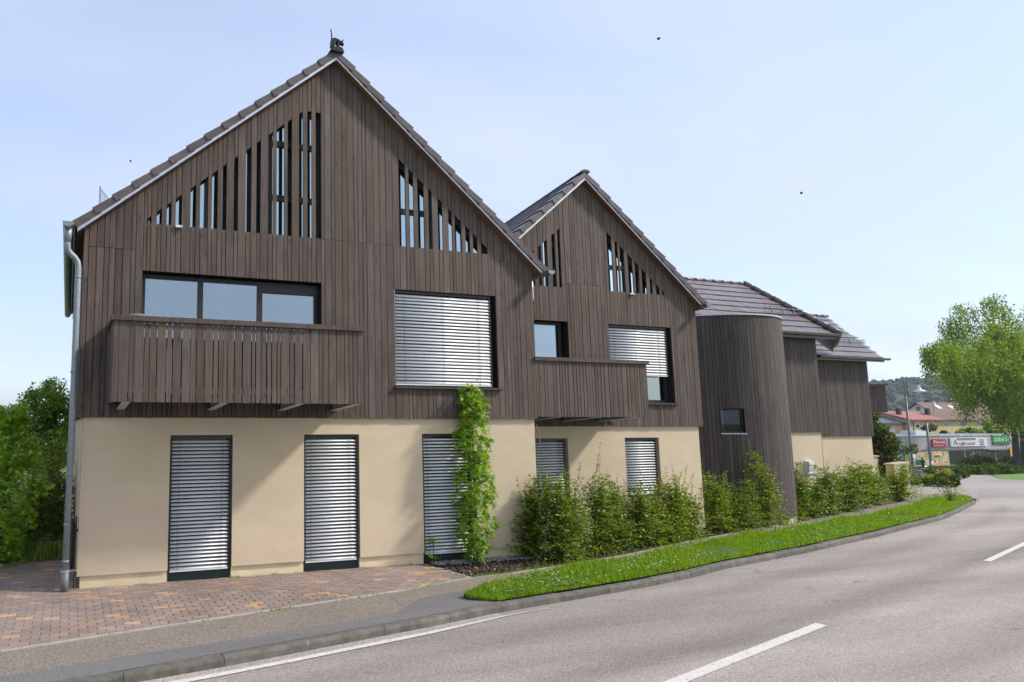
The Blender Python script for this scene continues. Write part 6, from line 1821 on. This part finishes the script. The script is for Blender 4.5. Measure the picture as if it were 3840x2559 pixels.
for a, b in ((117.1, 121.0), (121.0, 124.6), (124.6, 128.2), (128.2, 131.6)):
    fr = MB(); fr.box(a, a + .12, SY + .1, SY + .2, -3.75, -1.45); fr.box(b - .12, b, SY + .1, SY + .2, -3.75, -1.45); fr.box(a + .12, b - .12, SY + .1, SY + .2, -3.75, -3.62); fr.box(a + .12, b - .12, SY + .1, SY + .2, -1.6, -1.45)
    w = fr.build('shop_window', M['rail'], shop); MB().box(a + .12, b - .12, SY + .14, SY + .155, -3.62, -1.6).build('pane', M['glass_dark'], w)
MB().box(119.1, 120.8, SY + .5, SY + .56, -3.7, -1.6).build('pink_panel', M['pink_panel'], shop)
MB().box(119.3, 120.5, SY + .44, SY + .49, -2.75, -2.0).build('notice', M['sign_white'], shop)
MB().box(117.7, 119.2, SY + .5, SY + 1.1, -4.6, -3.05).build('display', M['sign_white'], shop)
MB().box(124.3, 126.2, SY + .5, SY + .55, -3.6, -1.8).build('window_poster', M['poster'], shop)
MB().box(123.4, 124.2, SY + .5, SY + .55, -3.6, -1.7).build('pink_panel', M['pink_panel'], shop)
text_part('window_lettering', '60', 122.6, SY + .12, -2.25, 0.75, M['sign_white'], shop)
text_part('window_lettering', 'Jahre Armbruster', 123.6, SY + .12, -2.0, 0.34, M['sign_white'], shop, width=2.6, rot=0.05)
for k in range(9):
    a = 1.8 + 2.9 * k / 8; MB().lathe([(0, .05), (.05, 0), (0, -.05)], (122.9 + .75 * math.cos(a), SY + .12, -2.0 + .62 * math.sin(a)), 6).build('star', M['sign_white'], shop)
MB().box(123.4, 131.9, SY - 1.6, SY - .26, -1.55, -1.42).build('canopy', M['zinc'], shop)
for k, x in enumerate((114.0, 118.3, 121.3, 125.8)):
    mb = MB(); mb.tube([(x, SY - .2, SZT + .05), (x, SY - 1.0, SZT + .22)], 0.03, 5); mb.box(x - .35, x + .1, SY - 1.15, SY - .9, SZT + .08, SZT + .2); mb.build('sign_light', M['sign_white'], shop)
MB().box(117.5, 120.0, SY + 4, SY + 6, SZT + .08, SZT + .75).build('roof_vent', M['sign_white'], shop)
# posters and signs are things of their own
t = thing('billboard', 'long light green food poster on the shop wall left of the windows', 'poster', (112.5, SY, -3.7))
MB().box(107.4, 116.95, SY - .12, SY - .063, -3.70, -1.47).build('board', M['light_green'], t)
for k, (a, b, c, d) in enumerate(((108.1, 109.7, -2.35, -1.7), (109.9, 111.6, -2.35, -1.6), (111.8, 113.2, -2.4, -1.75), (113.4, 115.3, -2.35, -1.6), (107.7, 109.3, -3.5, -2.75), (109.5, 111.4, -3.5, -2.8), (111.6, 113.1, -3.5, -2.8), (113.3, 114.4, -3.5, -2.85), (115.5, 116.7, -2.75, -1.65), (114.7, 116.7, -3.55, -2.8))):
    MB().box(a, b, SY - .128, SY - .121, c, d).build('food_picture', M['poster'] if k != 5 else M['sign_dgreen'], t)
text_part('lettering', 'Riesen Auswahl', 107.7, SY - .122, -2.68, 0.36, M['sign_white'], t, width=3.0)
text_part('lettering', 'regionaler Produkte', 111.0, SY - .122, -2.68, 0.3, M['sign_white'], t, width=4.0)
MB().box(113.6, 114.9, SY - .135, SY - .129, -2.5, -2.2).build('red_flash', M['sign_red'], t)
t = thing('shop_sign', 'red sign reading Weinwelt on the shop fascia', 'sign', (114.6, SY, -1.0), 'signs on the shop fascia')
MB().box(113.1, 116.1, SY - .40, SY - .251, -1.02, 0.06).build('panel', M['sign_red'], t)
text_part('lettering', 'Weinwelt', 113.2, SY - .402, -0.55, 0.72, M['sign_white'], t, shear=0.25, width=2.7)
text_part('lettering', 'Weinvielfalt genießen', 113.4, SY - .402, -0.9, 0.22, M['sign_white'], t, width=2.2)
t = thing('shop_sign', 'wide white sign reading Armbruster with a maroon crest', 'sign', (121.3, SY, -1.0), 'signs on the shop fascia')
MB().box(117.1, 125.5, SY - .40, SY - .251, -1.0, 0.22).build('panel', M['sign_white'], t)
text_part('lettering', 'A', 117.7, SY - .402, -0.82, 1.15, M['sign_maroon'], t, width=0.95)
text_part('lettering', 'rmbruster', 118.7, SY - .402, -0.82, 0.78, M['sign_maroon'], t, width=4.1)
MB().box(118.6, 122.9, SY - .405, SY - .401, -.12, .16).build('strip', M['sign_dgreen'], t)
text_part('lettering', 'Wein & Getränkehaus', 118.75, SY - .407, -.06, 0.2, M['sign_white'], t, width=4.0)
mb = MB(); cxs, czs = 124.2, -.30
mb.prism([(cxs - .28, SY - .405, czs + .3), (cxs + .28, SY - .405, czs + .3), (cxs + .28, SY - .405, czs - .1), (cxs, SY - .405, czs - .36), (cxs - .28, SY - .405, czs - .1)], (0, .004, 0))
for s_ in (-1, 1):
    for k in range(6):
        a = R(-60 + k * 24); p = (cxs + s_ * (.38 + .14 * math.cos(a)), czs + .36 * math.sin(a)); mb.box(p[0] - .06, p[0] + .06, SY - .404, SY - .401, p[1] - .05, p[1] + .05)
mb.prism([(cxs - .6, SY - .404, czs - .5), (cxs, SY - .404, czs - .42), (cxs + .6, SY - .404, czs - .5), (cxs + .6, SY - .404, czs - .6), (cxs, SY - .404, czs - .52), (cxs - .6, SY - .404, czs - .6)], (0, .003, 0))
cr_ = mb.build('crest', M['sign_maroon'], t)
MB().prism([(cxs - .1, SY - .41, czs + .22), (cxs + .1, SY - .41, czs + .22), (cxs + .1, SY - .41, czs - .1), (cxs - .1, SY - .41, czs - .1)], (0, .003, 0)).build('crest_field', M['sign_white'], cr_)
t = thing('shop_sign', 'bright green sign half hidden by hanging branches', 'sign', (129, SY, -.8), 'signs on the shop fascia')
MB().box(127.0, 131.1, SY - .40, SY - .251, -.50, .42).build('panel', M['sign_green'], t)
MB().box(127.0, 131.1, SY - .40, SY - .251, -.80, -.51).build('lower_panel', M['sign_dgreen'], t)
text_part('lettering', 'ZOO & Co', 127.3, SY - .402, -.3, 0.72, M['sign_white'], t, shear=0.2, width=3.4)
for k, (x, mt, lb) in enumerate(((128.6, 'sign_orange', 'small orange hanging sign below the green sign'), (130.3, 'sign_blue', 'small blue hanging sign below the green sign'), (131.9, 'sign_yellow', 'yellow sign panel at the right shop entrance'))):
    t = thing('hanging_sign', lb, 'sign', (x, SY - 1, -2.2)); MB().box(x - .6, x + .6, SY - 1.75, SY - 1.65, -2.0, -1.1).build('panel', M[mt], t); MB().box(x - .03, x + .03, SY - 1.7, SY - 1.66, -1.1, -0.95).build('hanger', M['rail'], t)
# direction post in front of the windows
t = thing('direction_post', 'thin grey post with direction plate in front of the shop windows', 'sign post', (112.5, 47.0, gz(112.5, 47)))
q = gz(112.5, 47); MB().tube([(112.5, 47, q), (112.5, 47, -1.3)], 0.06, 8).build('post', M['lamp_metal'], t); MB().box(110.8, 112.45, 46.96, 47.04, -1.75, -1.45).build('plate', M['shop_inside'], t)

def far_house(name, label, x0, x1, y0, y1, zb, ze, zr, wall, roofs, ridge='x', wins=(), overh=0.5, wmat='shutter'):
    h = thing(name, label, 'house', ((x0 + x1) / 2, y0, zb))
    mb = MB(); mb.box(x0, x1, y0, y1, zb, ze)
    ym = (y0 + y1) / 2
    if ridge == 'x':
        for x in (x0, x1 - .2): mb.prism([(x, y0, ze), (x, y1, ze), (x, ym, zr - .15)], (.2, 0, 0))
    mb.build('wall', M[wall], h)
    n = len(roofs)
    for k, rm in enumerate(roofs):
        a = x0 - overh if k == 0 else x0 + (x1 - x0) * k / n; b = x1 + overh if k == n - 1 else x0 + (x1 - x0) * (k + 1) / n - .02
        mb = MB(); s_ = (zr - ze) / (ym - y0)
        mb.prism([(a, y0 - overh, ze - s_ * overh), (a, ym, zr), (a, ym, zr + .2), (a, y0 - overh, ze - s_ * overh + .2)], (b - a, 0, 0))
        mb.prism([(a, y1 + overh, ze - s_ * overh), (a, ym + .01, zr), (a, ym + .01, zr + .2), (a, y1 + overh, ze - s_ * overh + .2)], (b - a, 0, 0))
        mb.build('roof', M[rm], h)
    for (a, b, c, d) in wins:
        w = MB().box(a, b, y0 - .06, y0 - .005, c, d).build('window', M['white'], h)
        MB().box(a + .12, b - .12, y0 - .075, y0 - .061, c + (.6 * (d - c) if wmat == 'mix' else .12), d - .12).build('shutter', M['shutter'], w)
        MB().box(a + .12, b - .12, y0 - .073, y0 - .061, c + .12, c + .55 * (d - c) if wmat == 'mix' else c + .13).build('pane', M['glass_dark'], w)
    return h
hy = far_house('terraced_house', 'pale yellow terraced house with red and brown tiled roof behind the shop', 146.2, 186, 75, 85, -7.5, 3.0, 4.5, 'yellow_wall', ['red_roof', 'brown_roof', 'brown_roof', 'brown_roof'], wins=[(147.7, 148.9, 1.4, 2.5), (151.6, 153.4, 1.4, 2.5), (155.9, 157.3, 1.75, 2.8), (160.6, 162.9, 1.75, 2.9), (166, 168, 1.75, 2.9)], wmat='mix')
for x in (147.9, 156.4):
    c_ = MB().box(x, x + .65, 77.5, 78.1, 3.6, 5.2).build('chimney', M['frame'], hy); MB().box(x - .06, x + .71, 77.44, 78.16, 5.201, 5.3).build('chimney_cap', M['rail'], c_)
MB().tube([(146.6, 74.7, 2.6), (146.8, 74.7, -4)], 0.09, 6).build('downpipe', M['frame'], hy)
MB().box(146.3, 152, 74.6, 74.98, .2, .45).build('ledge', M['coping'], hy)
t = thing('satellite_dish', 'white satellite dish on the yellow house roof', 'dish', (157.2, 77, 5.2))
MB().tube([(157.2, 77, 4.4), (157.2, 77, 6.0)], 0.06, 6).build('mast', M['rail'], t)
MB().lathe([(0, 0), (.3, .05), (.55, .17)], (0, 0, 0), 14).build('dish', M['sign_white'], t, origin=(0, 0, 0)); 
d_ = t.children[1] if t.children[1].name.startswith('dish') else t.children[0]
d_.location = (0, -.15, 0.95); d_.rotation_euler = (R(75), 0, R(20))
hs = far_house('terraced_house', 'house with bluish solar roof and red balcony left of the yellow house', 132, 146.0, 76, 86, -7, 2.4, 4.1, 'yellow_wall', ['solar'], wins=[(140.2, 143.5, 0.2, 1.6)])
MB().box(139, 145.9, 74.6, 75.9, -1.2, -.05).build('balcony', M['balcony_red'], hs)
hw = far_house('gabled_far_house', 'white gabled house with brown roof behind the yellow terrace', 212.2, 236, 107, 113.6, -6, 5.2, 7.75, 'white_wall', ['brown_roof'], overh=0.8)
w = MB().box(212.1, 212.19, 109.8, 110.8, 5.7, 6.7).build('window', M['shop_inside'], hw)
for x in (216.5, 222): MB().prism([(x, 108.0, 6.22), (x + 1.5, 108.0, 6.22), (x + 1.5, 109.0, 7.0), (x, 109.0, 7.0)], (0, 0, .12)).build('skylight', M['sign_white'], hw)
c_ = MB().box(217.0, 218.0, 110.6, 111.4, 7.2, 8.6).build('chimney', M['frame'], hw)
far_house('gabled_far_house', 'brown roofed house further left behind the street lamp', 190, 209, 112, 124, -6, 3.6, 6.6, 'white_wall', ['brown_roof'])
far_house('gabled_far_house', 'brown roofed house half hidden behind the big tree', 243, 275, 110, 126, -6, 5.2, 9.3, 'white_wall', ['brown_roof'])

# wooded hill
hx = np.linspace(300, 1500, 150); hyv = np.linspace(330, 620, 46)
v = []
rs = np.random.RandomState(77)
for j, y in enumerate(hyv):
    for i, x in enumerate(hx):
        w = np.clip((y - 330) / 130, 0, 1); prof = w * w * (3 - 2 * w)
        along_ = 38 + 9 * math.sin((x - 500) / 210) + 5 * math.sin(x / 83)
        z = -8 + prof * (along_ + 6) + (rs.rand() * 4.5 + 2 * math.sin(x * .7 + y * .9)) * (0.3 + prof)
        v.append((x + y * 0.62 + rs.normal(0, 1.5), y + rs.normal(0, 1.5), z))
f = [(j * 150 + i, j * 150 + i + 1, (j + 1) * 150 + i + 1, (j + 1) * 150 + i) for j in range(45) for i in range(149)]
mesh_np('hill', v, f, M['forest'], smooth=False, origin=(0, 0, 0))['kind'] = 'structure'
# the wood on its slope: thousands of crown lumps read as one mass
n = 13000
ii = rs.randint(0, len(v), n); vv = np.array(v)[ii]
vv = vv[vv[:, 2] > 0]
P = vv + rs.normal(0, 3, vv.shape) * np.array([1, 1, .35]); rr_ = 1.8 + 2.6 * rs.rand(len(P)) ** 2
V, T = balls(P, rr_); V = V + rs.normal(0, .45, V.shape)
tag(mesh_np('hillside_wood', V, T, M['forest'], smooth=False), 'dense mixed wood covering the distant hill', 'forest', kind='stuff')

# ------------------------------------------------------------------ the hazy air of the valley
hz = MB().box(-2750, 4750, -2750, 4750, -11, 78)
hm = bpy.data.materials.new('valley_haze'); hm.use_nodes = True
hn = hm.node_tree; hn.nodes.clear()
ho = hn.nodes.new('ShaderNodeOutputMaterial'); hv = hn.nodes.new('ShaderNodeVolumePrincipled')
hv.inputs['Color'].default_value = (0.78, 0.88, 1.0, 1); hv.inputs['Density'].default_value = 0.00018; hv.inputs['Anisotropy'].default_value = 0.2
hn.links.new(hv.outputs[0], ho.inputs['Volume'])
tag(hz.build('haze', hm), 'pale haze in the valley air', 'haze', kind='stuff')
